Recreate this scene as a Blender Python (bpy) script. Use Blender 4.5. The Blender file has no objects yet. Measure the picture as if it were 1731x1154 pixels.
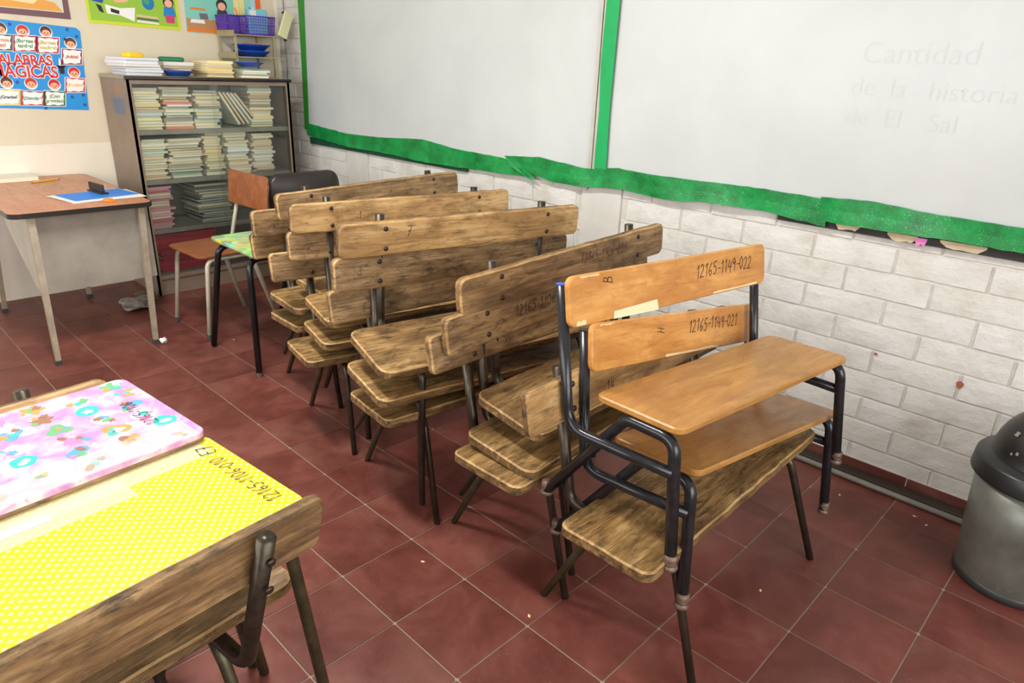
import bpy, math, random
from mathutils import Matrix, Vector, Euler
random.seed(7)
SC = bpy.context.scene
COL = SC.collection
PI = math.pi

# ------------------------------------------------------------------ camera, light, exposure
cam_d = bpy.data.cameras.new('camera')
cam = bpy.data.objects.new('camera', cam_d); COL.objects.link(cam)
cam_d.sensor_fit = 'HORIZONTAL'; cam_d.sensor_width = 36.0
cam_d.lens = 1160.94 / 1731.0 * 36.0
cam_d.clip_start = 0.05
_r = Vector((0.71520125, 0.69787831, 0.03811882))
_u = Vector((-0.28173776, 0.23796007, 0.92951538))
_f = Vector((-0.63961786, 0.67553007, -0.36680801))
cm = Matrix.Identity(4)
for i in range(3):
    cm[i][0] = _r[i]; cm[i][1] = _u[i]; cm[i][2] = -_f[i]
cm[0][3], cm[1][3], cm[2][3] = 0.98540, -1.15213, 1.45879
cam.matrix_world = cm
SC.camera = cam

world = bpy.data.worlds.new('world'); SC.world = world
world.use_nodes = True
bgn = world.node_tree.nodes['Background']
bgn.inputs[0].default_value = (0.86, 0.93, 1.0, 1)
bgn.inputs[1].default_value = 1.0

def area(name, loc, aim, sx, sy, power, col=(1, 1, 1)):
    l = bpy.data.lights.new(name, 'AREA'); l.shape = 'RECTANGLE'; l.size = sx; l.size_y = sy
    l.energy = power; l.color = col
    o = bpy.data.objects.new(name, l); COL.objects.link(o); o.location = loc
    o.rotation_euler = (Vector(aim) - Vector(loc)).to_track_quat('-Z', 'Y').to_euler()
    return o
# daylight coming in through the window bands behind and to the left of the viewer
area('daylight_window_front', (3.42, -0.9, 1.75), (0.4, -0.9, 1.0), 4.0, 1.5, 92, (1.0, 0.98, 0.95))
area('daylight_window_left', (-1.3, -3.42, 1.75), (-1.3, 0.0, 1.0), 5.0, 1.5, 78, (1.0, 0.98, 0.95))

vs = SC.view_settings
vs.view_transform = 'Standard'; vs.look = 'None'; vs.gamma = 1.0; vs.use_curve_mapping = False
vs.exposure = 0.33

# ------------------------------------------------------------------ helpers: materials
def lin(c):
    def f(v):
        v /= 255.0
        return v / 12.92 if v <= 0.04045 else ((v + 0.055) / 1.055) ** 2.4
    return (f(c[0]), f(c[1]), f(c[2]), 1.0)

class NT:
    def __init__(s, name):
        s.m = bpy.data.materials.new(name); s.m.use_nodes = True
        s.t = s.m.node_tree; s.b = s.t.nodes['Principled BSDF']; s.out = s.t.nodes['Material Output']
    def n(s, typ, **kw):
        nd = s.t.nodes.new(typ)
        for k, v in kw.items():
            if k.startswith('i_'):
                nd.inputs[k[2:].replace('_', ' ')].default_value = v
            else:
                setattr(nd, k, v)
        return nd
    def l(s, a, b): s.t.links.new(a, b)
    def coords(s, scale=(1, 1, 1), rnd=True):
        tc = s.n('ShaderNodeTexCoord'); mp = s.n('ShaderNodeMapping')
        mp.inputs['Scale'].default_value = scale
        if rnd:
            oi = s.n('ShaderNodeObjectInfo'); ml = s.n('ShaderNodeMath', operation='MULTIPLY')
            ml.inputs[1].default_value = 37.0
            s.l(oi.outputs['Random'], ml.inputs[0])
            ad = s.n('ShaderNodeVectorMath', operation='ADD')
            s.l(tc.outputs['Object'], ad.inputs[0]); s.l(ml.outputs[0], ad.inputs[1])
            s.l(ad.outputs[0], mp.inputs['Vector'])
        else:
            s.l(tc.outputs['Object'], mp.inputs['Vector'])
        return mp.outputs[0]
    def noise(s, vec, scale, detail=5, rough=0.55, dist=0.0):
        nd = s.n('ShaderNodeTexNoise'); nd.inputs['Scale'].default_value = scale
        nd.inputs['Detail'].default_value = detail; nd.inputs['Roughness'].default_value = rough
        nd.inputs['Distortion'].default_value = dist
        s.l(vec, nd.inputs['Vector']); return nd.outputs[0]
    def ramp(s, fac, stops):
        r = s.n('ShaderNodeValToRGB'); e = r.color_ramp.elements
        while len(e) < len(stops): e.new(0.5)
        for k, (p, c) in enumerate(stops): e[k].position = p; e[k].color = c
        s.l(fac, r.inputs[0]); return r.outputs[0]
    def mix(s, fac, a, b, mode='MIX'):
        m = s.n('ShaderNodeMix', data_type='RGBA', blend_type=mode)
        if isinstance(fac, (int, float)): m.inputs[0].default_value = fac
        else: s.l(fac, m.inputs[0])
        for v, i in ((a, 6), (b, 7)):
            if isinstance(v, tuple): m.inputs[i].default_value = v
            else: s.l(v, m.inputs[i])
        return m.outputs[2]
    def bump(s, h, strength=0.3, dist=0.002):
        b = s.n('ShaderNodeBump'); b.inputs['Strength'].default_value = strength
        b.inputs['Distance'].default_value = dist
        s.l(h, b.inputs['Height']); s.l(b.outputs[0], s.b.inputs['Normal'])
    def col(s, c):
        if isinstance(c, tuple): s.b.inputs['Base Color'].default_value = c
        else: s.l(c, s.b.inputs['Base Color'])
    def set(s, **kw):
        for k, v in kw.items(): s.b.inputs[k.replace('_', ' ')].default_value = v

BW = ((0, 0, 0, 1), (1, 1, 1, 1))
def flat(name, rgb, rough=0.6, metal=0.0, var=0.0, spec=0.5, bump=0.0, nscale=12.0):
    t = NT(name); c = lin(rgb)
    if var > 0:
        v = t.coords((1, 1, 1)); n = t.noise(v, nscale, 6, 0.6)
        lo = tuple(x * (1 - var) for x in c[:3]) + (1,); hi = tuple(min(1, x * (1 + var)) for x in c[:3]) + (1,)
        t.col(t.ramp(n, [(0.3, lo), (0.7, hi)]))
        if bump: t.bump(n, bump, 0.002)
    else: t.col(c)
    t.set(Roughness=rough, Metallic=metal); t.b.inputs['Specular IOR Level'].default_value = spec
    return t.m

def wood(name, dark, mid, light, stain, rough=0.55, stain_amt=0.7, gs=1.0, axis=1, bump=0.35, wear=0.72):
    t = NT(name)
    def st(long, across):
        v = [across] * 3; v[axis] = long; return t.coords(tuple(v))
    g = t.noise(st(2.2 * gs, 26 * gs), 1.6, 9, 0.66, 0.7)
    c = t.ramp(g, [(0.30, lin(dark)), (0.48, lin(mid)), (0.70, lin(light))])
    big = t.noise(st(3.0, 7.0), 1.3, 6, 0.6, 0.6)
    c = t.mix(t.ramp(big, [(0.38, (0.75, 0.75, 0.75, 1)), (0.55, (0, 0, 0, 1))]), c, lin(dark))
    g2 = t.noise(st(4.0, 130.0), 1.5, 5, 0.7)
    c = t.mix(t.ramp(g2, [(0.55, (0, 0, 0, 1)), (0.68, (wear,) * 3 + (1,))]), c, lin(stain))
    g3 = t.noise(st(10.0, 30.0), 1.5, 9, 0.72, 0.4)
    c = t.mix(t.ramp(g3, [(0.49, (0, 0, 0, 1)), (0.66, (stain_amt,) * 3 + (1,))]), c, lin(stain))
    g4 = t.noise(st(24.0, 90.0), 1.6, 4, 0.7, 1.5)
    c = t.mix(t.ramp(g4, [(0.64, (0, 0, 0, 1)), (0.74, (wear,) * 3 + (1,))]), c, lin(light))
    t.col(c)
    t.l(t.ramp(g3, [(0.3, (rough * .8,) * 3 + (1,)), (0.7, (min(1, rough * 1.3),) * 3 + (1,))]), t.b.inputs['Roughness'])
    ad = t.n('ShaderNodeMath', operation='ADD'); t.l(g2, ad.inputs[0]); t.l(g3, ad.inputs[1])
    t.bump(ad.outputs[0], bump, 0.0022)
    return t.m

M = {}
M['old_wood'] = wood('worn_bench_wood', (106, 80, 50), (156, 124, 84), (202, 170, 124), (54, 38, 25), 0.5, 0.8, bump=.8)
M['old_seat'] = wood('worn_seat_wood', (98, 72, 40), (148, 114, 68), (196, 162, 108), (46, 33, 20), 0.42, 0.85, bump=.9)
M['pale_wood'] = wood('pale_bench_wood', (150, 112, 66), (200, 160, 104), (224, 190, 138), (92, 66, 42), 0.45, 0.6)
M['grey_wood'] = wood('weathered_plank_wood', (98, 74, 48), (150, 118, 80), (196, 162, 116), (62, 46, 32), 0.55, 0.6)
M['worn_edge'] = wood('worn_pale_edge_wood', (140, 106, 62), (186, 148, 94), (216, 182, 128), (70, 50, 28), 0.5, 0.6, bump=.6)
M['dark_edge'] = wood('rough_dark_edge_wood', (82, 60, 34), (134, 102, 60), (184, 148, 96), (40, 28, 16), 0.6, 0.9, bump=.8)
M['orange_wood'] = wood('varnished_orange_plywood', (186, 122, 54), (214, 152, 78), (230, 178, 106), (128, 76, 32), 0.33, 0.3, 0.6, bump=0.08, wear=.3)
M['ply_seat'] = wood('varnished_seat_plywood', (154, 106, 52), (178, 126, 64), (196, 148, 84), (116, 76, 38), 0.3, 0.3, 0.6, bump=0.06, wear=.25)
M['chair_wood'] = wood('reddish_chair_plywood', (132, 76, 42), (150, 88, 50), (166, 102, 60), (112, 62, 34), 0.35, 0.3, 0.6, bump=0.06, wear=.2)
M['laminate'] = wood('brown_laminate', (176, 116, 82), (192, 130, 94), (204, 146, 110), (160, 104, 74), 0.35, 0.25, 0.6, axis=0, bump=0.03, wear=.15)
M['tube_old'] = flat('worn_dark_steel_tube', (74, 66, 56), 0.36, 0.75, 0.35, nscale=30)
M['tube_green'] = flat('olive_worn_steel_tube', (84, 78, 58), 0.42, 0.55, 0.35, nscale=30)
M['tube_black'] = flat('black_painted_tube', (42, 42, 46), 0.22, 0.35, 0.3, nscale=40)
M['tube_gloss'] = flat('gloss_black_tube', (22, 23, 25), 0.2, 0.2, 0.2)
M['tube_cream'] = flat('cream_painted_tube', (190, 184, 164), 0.4, 0.1, 0.15, nscale=25)
M['bolt'] = flat('dark_bolt_steel', (70, 60, 52), 0.38, 0.7)
M['cap'] = flat('worn_foot_cap', (112, 92, 78), 0.5, 0.4, 0.3, nscale=60)
M['ink'] = flat('black_marker_ink', (34, 30, 34), 0.7)
M['ink_faded'] = flat('faded_marker_ink', (62, 46, 46), 0.7)
M['tape'] = flat('cream_masking_tape', (236, 226, 184), 0.6)
M['chip'] = flat('bare_chipped_wood', (238, 208, 158), 0.7, 0, 0.1)
M['dull_wall'] = flat('dull_beige_wall_paint', (158, 150, 134), .7, 0, .08)
M['white_paint'] = flat('white_wall_paint', (208, 205, 198), 0.6, 0, 0.07, bump=0.5, nscale=9)

def brick_mat():
    t = NT('painted_white_brick'); v = t.coords((1, 1, 1))
    a = t.noise(v, 7, 7, 0.62); b = t.noise(v, 45, 5, 0.6)
    c = t.ramp(a, [(0.25, lin((194, 190, 180))), (0.5, lin((214, 212, 206))), (0.8, lin((224, 223, 220)))])
    d = t.noise(t.coords((3, 1, 9)), 4, 6, 0.7)
    c = t.mix(t.ramp(d, [(0.62, (0, 0, 0, 1)), (0.85, (0.45, 0.45, 0.45, 1))]), c, lin((176, 164, 140)))
    t.col(c); t.set(Roughness=0.5)
    ad = t.n('ShaderNodeMath', operation='ADD'); t.l(a, ad.inputs[0])
    ml = t.n('ShaderNodeMath', operation='MULTIPLY'); ml.inputs[1].default_value = 0.4; t.l(b, ml.inputs[0]); t.l(ml.outputs[0], ad.inputs[1])
    t.bump(ad.outputs[0], 0.8, 0.009); return t.m
M['brick'] = brick_mat()
M['mortar'] = flat('painted_mortar', (204, 200, 192), 0.7, 0, 0.1, bump=0.6, nscale=25)

def tile_mat(name, grid):
    t = NT(name); v = t.coords((1, 1, 1), rnd=not grid)
    a = t.noise(v, 5, 7, 0.65, 0.5); b = t.noise(v, 120, 3, 0.7)
    c = t.ramp(a, [(0.25, lin((82, 39, 33))), (0.5, lin((106, 55, 47))), (0.78, lin((128, 77, 67)))])
    if not grid:
        oi = t.n('ShaderNodeObjectInfo')
        hs = t.n('ShaderNodeHueSaturation'); mr = t.n('ShaderNodeMapRange')
        mr.inputs['To Min'].default_value = 0.84; mr.inputs['To Max'].default_value = 1.14
        t.l(oi.outputs['Random'], mr.inputs[0]); t.l(mr.outputs[0], hs.inputs['Value']); t.l(c, hs.inputs['Color']); c = hs.outputs[0]
    c = t.mix(t.ramp(b, [(0.62, (0, 0, 0, 1)), (0.8, (0.4, 0.4, 0.4, 1))]), c, lin((166, 124, 110)))
    d = t.noise(v, 2.2, 5, 0.6, 1.0)
    c = t.mix(t.ramp(d, [(0.5, (0, 0, 0, 1)), (0.8, (0.35, 0.35, 0.35, 1))]), c, lin((142, 104, 92)))
    if grid:
        bt = t.n('ShaderNodeTexBrick'); bt.offset = 0.0; bt.squash = 1.0
        bt.inputs['Scale'].default_value = 1.0; bt.inputs['Mortar Size'].default_value = 0.0035
        bt.inputs['Brick Width'].default_value = 0.265; bt.inputs['Row Height'].default_value = 0.265
        bt.inputs['Mortar Smooth'].default_value = 0.0
        t.l(t.coords((1, 1, 1), rnd=False), bt.inputs['Vector'])
        c = t.mix(bt.outputs['Fac'], c, lin((156, 138, 120)))
    t.col(c)
    t.l(t.ramp(a, [(0.3, (0.34,) * 3 + (1,)), (0.7, (0.5,) * 3 + (1,))]), t.b.inputs['Roughness'])
    t.b.inputs['Specular IOR Level'].default_value = 0.38
    t.bump(b, 0.08, 0.001); return t.m
M['tile'] = tile_mat('red_cement_tile', False)
M['tile_base'] = tile_mat('red_tile_floor_base', True)

def cream_wall():
    t = NT('cream_wall_paint'); v = t.coords((1, 1, 1), rnd=False)
    a = t.noise(v, 2.5, 6, 0.6); b = t.noise(v, 14, 6, 0.65)
    c = t.ramp(a, [(0.3, lin((230, 220, 198))), (0.7, lin((240, 234, 220)))])
    c = t.mix(t.ramp(b, [(0.64, (0, 0, 0, 1)), (0.8, (0.5, 0.5, 0.5, 1))]), c, lin((206, 184, 140)))
    t.col(c); t.set(Roughness=0.6); t.bump(b, 0.3, 0.004); return t.m
M['cream'] = cream_wall()
def film_mat():
    t = NT('clear_plastic_film'); v = t.coords((1, 1, 0.35), rnd=False)
    a = t.noise(v, 16, 5, 0.6, 0.8)
    t.col(lin((246, 236, 212))); t.set(Roughness=0.14, Alpha=0.3); t.bump(a, 0.5, 0.006); return t.m
M['film'] = film_mat()
M['board'] = None
def board_mat():
    t = NT('whiteboard_enamel'); v = t.coords((1, 1, 1), rnd=False)
    a = t.noise(v, 1.6, 5, 0.6, 0.3); b = t.noise(t.coords((1, 1, 5), rnd=False), 7, 5, 0.7)
    c = t.ramp(a, [(0.3, lin((187, 191, 191))), (0.7, lin((199, 203, 203)))])
    c = t.mix(t.ramp(b, [(0.66, (0, 0, 0, 1)), (0.9, (0.3, 0.3, 0.3, 1))]), c, lin((186, 182, 174)))
    t.col(c); t.set(Roughness=0.28); return t.m
M['board'] = board_mat()
M['ghost'] = flat('faint_erased_marker', (188, 193, 193), 0.3)
def glitter():
    t = NT('green_glitter_foam'); v = t.coords((1, 1, 1))
    a = t.noise(v, 330, 2, 0.6); b = t.noise(v, 14, 4, 0.6)
    c = t.ramp(b, [(0.3, lin((0, 104, 44))), (0.7, lin((4, 152, 72)))])
    f = t.ramp(a, [(0.66, (0, 0, 0, 1)), (0.7, (1, 1, 1, 1))])
    t.col(t.mix(f, c, lin((150, 240, 180))))
    t.l(f, t.b.inputs['Metallic']); t.set(Roughness=0.35); t.bump(a, 0.4, 0.001); return t.m
M['green'] = glitter()
M['green_plain'] = flat('plain_green_foam', (0, 158, 84), 0.55, 0, 0.1)
M['alu'] = flat('greyish_aluminium_trim', (186, 184, 176), 0.4, 0.3, 0.1)
M['black_edge'] = flat('blackened_board_edge', (44, 42, 40), 0.7, 0, 0.3)
M['paper'] = flat('white_paper', (226, 226, 222), 0.75, 0, 0.04)
M['torn'] = flat('torn_cardboard', (196, 178, 148), 0.8, 0, 0.2)
M['pink_paper'] = flat('pink_paper_scrap', (232, 130, 196), 0.7)
M['taupe'] = flat('taupe_metal_cabinet', (140, 122, 106), 0.42, 0.15, 0.14, nscale=8)
M['taupe_in'] = flat('grey_cabinet_inside', (142, 138, 128), 0.5, 0.1, 0.12)
M['lip'] = flat('black_edge_moulding', (38, 34, 32), 0.35)
M['deskmetal'] = flat('scuffed_grey_desk_metal', (168, 162, 150), 0.32, 0.25, 0.16, nscale=6)
M['deskleg'] = flat('worn_beige_desk_leg', (156, 142, 122), 0.4, 0.15, 0.2, nscale=20)
M['rubber'] = flat('dark_rubber_foot', (62, 60, 58), 0.7)
M['vinyl'] = flat('dark_brown_vinyl', (46, 38, 36), 0.36, 0, 0.12)
M['blue'] = flat('blue_plastic', (22, 76, 178), 0.35)
M['blue_card'] = flat('blue_folder_card', (34, 128, 222), 0.5)
M['purple'] = flat('purple_plastic', (88, 46, 172), 0.4)
M['yellow'] = flat('yellow_plastic', (246, 206, 30), 0.45)
M['pencil'] = flat('yellow_pencil_paint', (236, 176, 40), 0.4)
M['orange'] = flat('orange_plastic', (244, 130, 24), 0.4)
M['greenp'] = flat('green_plastic', (24, 118, 74), 0.4)
M['sponge'] = flat('pale_yellow_board', (226, 222, 178), 0.6, 0, 0.05)
M['tray'] = flat('beige_metal_tray', (166, 158, 124), 0.4, 0.2, 0.1)
M['red'] = flat('red_folder', (176, 26, 54), 0.55, 0, 0.1)
M['redplastic'] = flat('red_plastic', (196, 70, 56), 0.45)
M['black'] = flat('matt_black_plastic', (30, 30, 30), 0.42, 0, 0.15)
M['lidblack'] = flat('black_lid_plastic', (34, 34, 34), 0.36, 0, 0.2)
def bin_mat():
    t = NT('scratched_grey_bin_metal'); v = t.coords((1, 1, 1)); a = t.noise(v, 6, 6, 0.6); b = t.noise(t.coords((1, 1, 0.4)), 34, 5, 0.7, 1.6)
    c = t.ramp(a, [(0.3, lin((96, 98, 92))), (0.7, lin((134, 136, 128)))])
    c = t.mix(t.ramp(b, [(0.64, (0, 0, 0, 1)), (0.74, (0.7, 0.7, 0.7, 1))]), c, lin((186, 186, 176)))
    t.col(c); t.set(Roughness=0.36, Metallic=0.45); return t.m
M['bin'] = bin_mat()
M['track'] = flat('dark_brown_cable_track', (66, 54, 48), 0.4, 0, 0.15)
M['pipe'] = flat('grey_conduit_pipe', (128, 126, 118), 0.45, 0.2, 0.15)
def cover_mat():
    t = NT('book_cover_colour'); oi = t.n('ShaderNodeObjectInfo'); t.l(oi.outputs['Color'], t.b.inputs['Base Color']); t.set(Roughness=0.55); return t.m
M['cover'] = cover_mat()
def pages_mat():
    t = NT('book_page_edges'); a = t.noise(t.coords((2, 2, 160)), 3, 3, 0.6)
    t.col(t.ramp(a, [(0.3, lin((222, 214, 182))), (0.7, lin((248, 244, 224)))])); t.set(Roughness=0.8); return t.m
M['pages'] = pages_mat()
def glass_mat():
    t = NT('dusty_cabinet_glass'); t.t.nodes.remove(t.b)
    tr = t.n('ShaderNodeBsdfTransparent'); tr.inputs[0].default_value = (0.98, 0.99, 0.975, 1)
    gl = t.n('ShaderNodeBsdfGlossy'); gl.inputs['Roughness'].default_value = 0.06; gl.inputs[0].default_value = (0.9, 0.95, 0.95, 1)
    df = t.n('ShaderNodeBsdfDiffuse'); df.inputs[0].default_value = lin((200, 204, 198))
    fr = t.n('ShaderNodeFresnel'); fr.inputs[0].default_value = 1.35
    m1 = t.n('ShaderNodeMixShader'); m2 = t.n('ShaderNodeMixShader'); m1.inputs[0].default_value = 0.025
    t.l(tr.outputs[0], m1.inputs[1]); t.l(df.outputs[0], m1.inputs[2])
    t.l(fr.outputs[0], m2.inputs[0]); t.l(m1.outputs[0], m2.inputs[1]); t.l(gl.outputs[0], m2.inputs[2])
    t.l(m2.outputs[0], t.out.inputs['Surface']); return t.m
M['glass'] = glass_mat()
def clear_tape():
    t = NT('glossy_clear_tape'); t.col(lin((238, 236, 220))); t.set(Roughness=0.12, Alpha=0.28); return t.m
M['clear'] = clear_tape()
def dots():
    t = NT('yellow_polka_dot_cover'); v = t.coords((1, 1, 1), rnd=False)
    rt = t.n('ShaderNodeMapping'); rt.inputs['Rotation'].default_value = (0, 0, PI / 4); rt.inputs['Scale'].default_value = (76, 76, 0); t.l(v, rt.inputs[0])
    fr = t.n('ShaderNodeVectorMath', operation='FRACTION'); t.l(rt.outputs[0], fr.inputs[0])
    sb = t.n('ShaderNodeVectorMath', operation='SUBTRACT'); sb.inputs[1].default_value = (0.5, 0.5, 0); t.l(fr.outputs[0], sb.inputs[0])
    ln = t.n('ShaderNodeVectorMath', operation='LENGTH'); t.l(sb.outputs[0], ln.inputs[0])
    c = t.mix(t.ramp(ln.outputs['Value'], [(0.24, BW[1]), (0.30, BW[0])]), lin((236, 206, 6)), lin((240, 228, 150)))
    a = t.noise(v, 9, 6, 0.7, 1.2)
    c = t.mix(t.ramp(a, [(0.7, BW[0]), (0.8, (0.4, 0.4, 0.4, 1))]), c, lin((196, 176, 70)))
    t.col(c); t.set(Roughness=0.36); return t.m
M['dots'] = dots()
def pinkc():
    t = NT('pink_pattern_cover'); v = t.coords((1, 1, 1), rnd=False)
    a = t.noise(v, 19, 3, 0.5, 0.4); b = t.noise(v, 60, 3, 0.6, 0.6)
    c = t.ramp(a, [(0.40, lin((198, 134, 188))), (0.52, lin((212, 166, 202))), (0.64, lin((222, 212, 216)))])
    c = t.mix(t.ramp(b, [(0.62, BW[0]), (0.68, (0.6, 0.6, 0.6, 1))]), c, lin((210, 110, 160)))
    t.col(c); t.set(Roughness=0.34); return t.m
M['pinkc'] = pinkc()
def multi():
    t = NT('multicolour_print_cover'); v = t.coords((1, 1, 1), rnd=False)
    vo = t.n('ShaderNodeTexVoronoi'); vo.inputs['Scale'].default_value = 22; t.l(v, vo.inputs['Vector'])
    hs = t.n('ShaderNodeHueSaturation'); hs.inputs['Saturation'].default_value = 0.9; hs.inputs['Value'].default_value = 0.9
    t.l(vo.outputs['Color'], hs.inputs['Color'])
    c = t.mix(0.45, hs.outputs[0], lin((150, 200, 40)))
    t.col(c); t.set(Roughness=0.3); return t.m
M['multi'] = multi()
def C_(name, rgb, rough=0.5):
    if name not in M: M[name] = flat(name, rgb, rough)
    return M[name]

# ------------------------------------------------------------------ helpers: geometry
def mesh(name, verts, faces, mats, fm=None, smooth=False):
    me = bpy.data.meshes.new(name); me.from_pydata([tuple(v) for v in verts], [], faces)
    for m in (mats if isinstance(mats, (list, tuple)) else [mats]): me.materials.append(m)
    if fm:
        for p, i in zip(me.polygons, fm): p.material_index = i
    if smooth:
        for p in me.polygons: p.use_smooth = True
    me.update(); return me
class MB:
    def __init__(s): s.v = []; s.f = []; s.m = []
    def add(s, v, f, mi=0):
        o = len(s.v); s.v += [Vector(x) for x in v]; s.f += [tuple(i + o for i in q) for q in f]; s.m += [mi] * len(f)
    def box(s, x0, x1, y0, y1, z0, z1, mi=0):
        s.add([(x0, y0, z0), (x1, y0, z0), (x1, y1, z0), (x0, y1, z0), (x0, y0, z1), (x1, y0, z1), (x1, y1, z1), (x0, y1, z1)],
              [(0, 3, 2, 1), (4, 5, 6, 7), (0, 1, 5, 4), (1, 2, 6, 5), (2, 3, 7, 6), (3, 0, 4, 7)], mi)
    def slab(s, outline, c0, c1, bev, mp, mi=0, rim=None):
        """extrude a 2D outline from c0 to c1 (c1 = visible side) with bevelled rims; mp(a,b,c)->xyz"""
        n = len(outline); ca = sum(p[0] for p in outline) / n; cb = sum(p[1] for p in outline) / n
        amax = max(abs(p[0] - ca) for p in outline); bmax = max(abs(p[1] - cb) for p in outline)
        def ins(d): return [(ca + (a - ca) * (1 - d / amax), cb + (b - cb) * (1 - d / bmax)) for a, b in outline]
        sg = 1 if c1 > c0 else -1
        L = [(ins(bev), c0), (outline, c0 + sg * bev), (outline, c1 - sg * bev), (ins(bev), c1)]
        vs_ = [mp(a, b, c) for ol, c in L for a, b in ol]
        fs = [tuple(range(n))[::-1], tuple(range(3 * n, 4 * n))]
        for k in range(3):
            for i in range(n):
                j = (i + 1) % n; fs.append((k * n + i, k * n + j, (k + 1) * n + j, (k + 1) * n + i))
        s.add(vs_, fs, mi)
        if rim:
            for q in range(3 * n): s.m[len(s.m) - 3 * n + q] = rim[q // n]
    def tube(s, pts, rad, seg=10, fil=0.0, caps=True, mi=0):
        P = fillet([Vector(p) for p in pts], fil) if fil else [Vector(p) for p in pts]
        n = len(P); R = rad if callable(rad) else (lambda t: rad)
        tan = []
        for i in range(n):
            a = P[max(0, i - 1)]; b = P[min(n - 1, i + 1)]; tan.append((b - a).normalized())
        ref = Vector((0, 1, 0)) if abs(tan[0].y) < 0.9 else Vector((1, 0, 0))
        u = (ref - tan[0] * ref.dot(tan[0])).normalized(); vs_ = []; 
        for i in range(n):
            u = (u - tan[i] * u.dot(tan[i])).normalized(); w = tan[i].cross(u); r = R(i / (n - 1))
            for k in range(seg):
                a = 2 * PI * k / seg; vs_.append(P[i] + (u * math.cos(a) + w * math.sin(a)) * r)
        fs = []
        for i in range(n - 1):
            for k in range(seg):
                j = (k + 1) % seg; fs.append((i * seg + k, i * seg + j, (i + 1) * seg + j, (i + 1) * seg + k))
        if caps: fs += [tuple(range(seg))[::-1], tuple(range((n - 1) * seg, n * seg))]
        s.add(vs_, fs, mi)
    def lathe(s, prof, seg=28, c=(0, 0, 0), mi=0):
        vs_ = [(c[0] + r * math.cos(2 * PI * k / seg), c[1] + r * math.sin(2 * PI * k / seg), c[2] + z) for r, z in prof for k in range(seg)]
        fs = []
        for i in range(len(prof) - 1):
            for k in range(seg):
                j = (k + 1) % seg; fs.append((i * seg + k, i * seg + j, (i + 1) * seg + j, (i + 1) * seg + k))
        fs += [tuple(range(seg))[::-1], tuple(range((len(prof) - 1) * seg, len(prof) * seg))]
        s.add(vs_, fs, mi)
    def mesh(s, name, mats, smooth=False): return mesh(name, s.v, s.f, mats, s.m, smooth)

def fillet(P, r, seg=6):
    out = [P[0]]
    for i in range(1, len(P) - 1):
        a = (P[i - 1] - P[i]); b = (P[i + 1] - P[i]); la, lb = a.length, b.length; a.normalize(); b.normalize()
        ang = a.angle(b)
        if ang > PI - 0.05: out.append(P[i]); continue
        d = min(r / math.tan(ang / 2), la * 0.48, lb * 0.48)
        p0 = P[i] + a * d; p1 = P[i] + b * d
        for k in range(seg + 1):
            t = k / seg; q = (1 - t) ** 2 * p0 + 2 * t * (1 - t) * P[i] + t * t * p1; out.append(q)
    out.append(P[-1]); return out

def rrect(a0, a1, b0, b1, r, seg=4, sub=0, wob=0.0, rs=None):
    rs = rs or (r, r, r, r); out = []
    for (cx, cy, r_, st) in ((a1 - rs[0], b1 - rs[0], rs[0], 0), (a0 + rs[1], b1 - rs[1], rs[1], 1), (a0 + rs[2], b0 + rs[2], rs[2], 2), (a1 - rs[3], b0 + rs[3], rs[3], 3)):
        for k in range(seg + 1):
            t = PI / 2 * (st + k / seg); out.append((cx + r_ * math.cos(t), cy + r_ * math.sin(t)))
    if sub:
        res = []
        for i, p in enumerate(out):
            q = out[(i + 1) % len(out)]; res.append(p); d = math.hypot(q[0] - p[0], q[1] - p[1])
            n = int(d / sub)
            for k in range(1, n):
                t = k / n; res.append((p[0] + (q[0] - p[0]) * t + random.uniform(-wob, wob), p[1] + (q[1] - p[1]) * t + random.uniform(-wob, wob)))
        out = res
    return out
XYZ = lambda a, b, c: (a, b, c)

def obj(name, me, parent=None, loc=None, rot=None, scale=None):
    o = bpy.data.objects.new(name, me); COL.objects.link(o)
    if parent: o.parent = parent
    if loc: o.location = loc
    if rot: o.rotation_euler = rot
    if scale: o.scale = scale
    return o
def tag(o, label, cat, group=None, kind=None):
    o['label'] = label; o['category'] = cat
    if group: o['group'] = group
    if kind: o['kind'] = kind
    return o
def thing(name, label, cat, loc=(0, 0, 0), rot=(0, 0, 0), group=None):
    o = obj(name, None, None, loc, rot); o.empty_display_size = 0.1
    return tag(o, label, cat, group)
def struct(name, me, label=None, cat=None, parent=None):
    o = obj(name, me, parent)
    if not parent:
        o['kind'] = 'structure'
        if label: o['label'] = label
        if cat: o['category'] = cat
    return o
def boxm(name, x0, x1, y0, y1, z0, z1, mat):
    b = MB(); b.box(x0, x1, y0, y1, z0, z1); return b.mesh(name, mat)
def rbox(name, x0, x1, y0, y1, z0, z1, mat, r=0.01, bev=0.002):
    b = MB(); b.slab(rrect(x0, x1, y0, y1, r), z0, z1, bev, XYZ); return b.mesh(name, mat)

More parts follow.
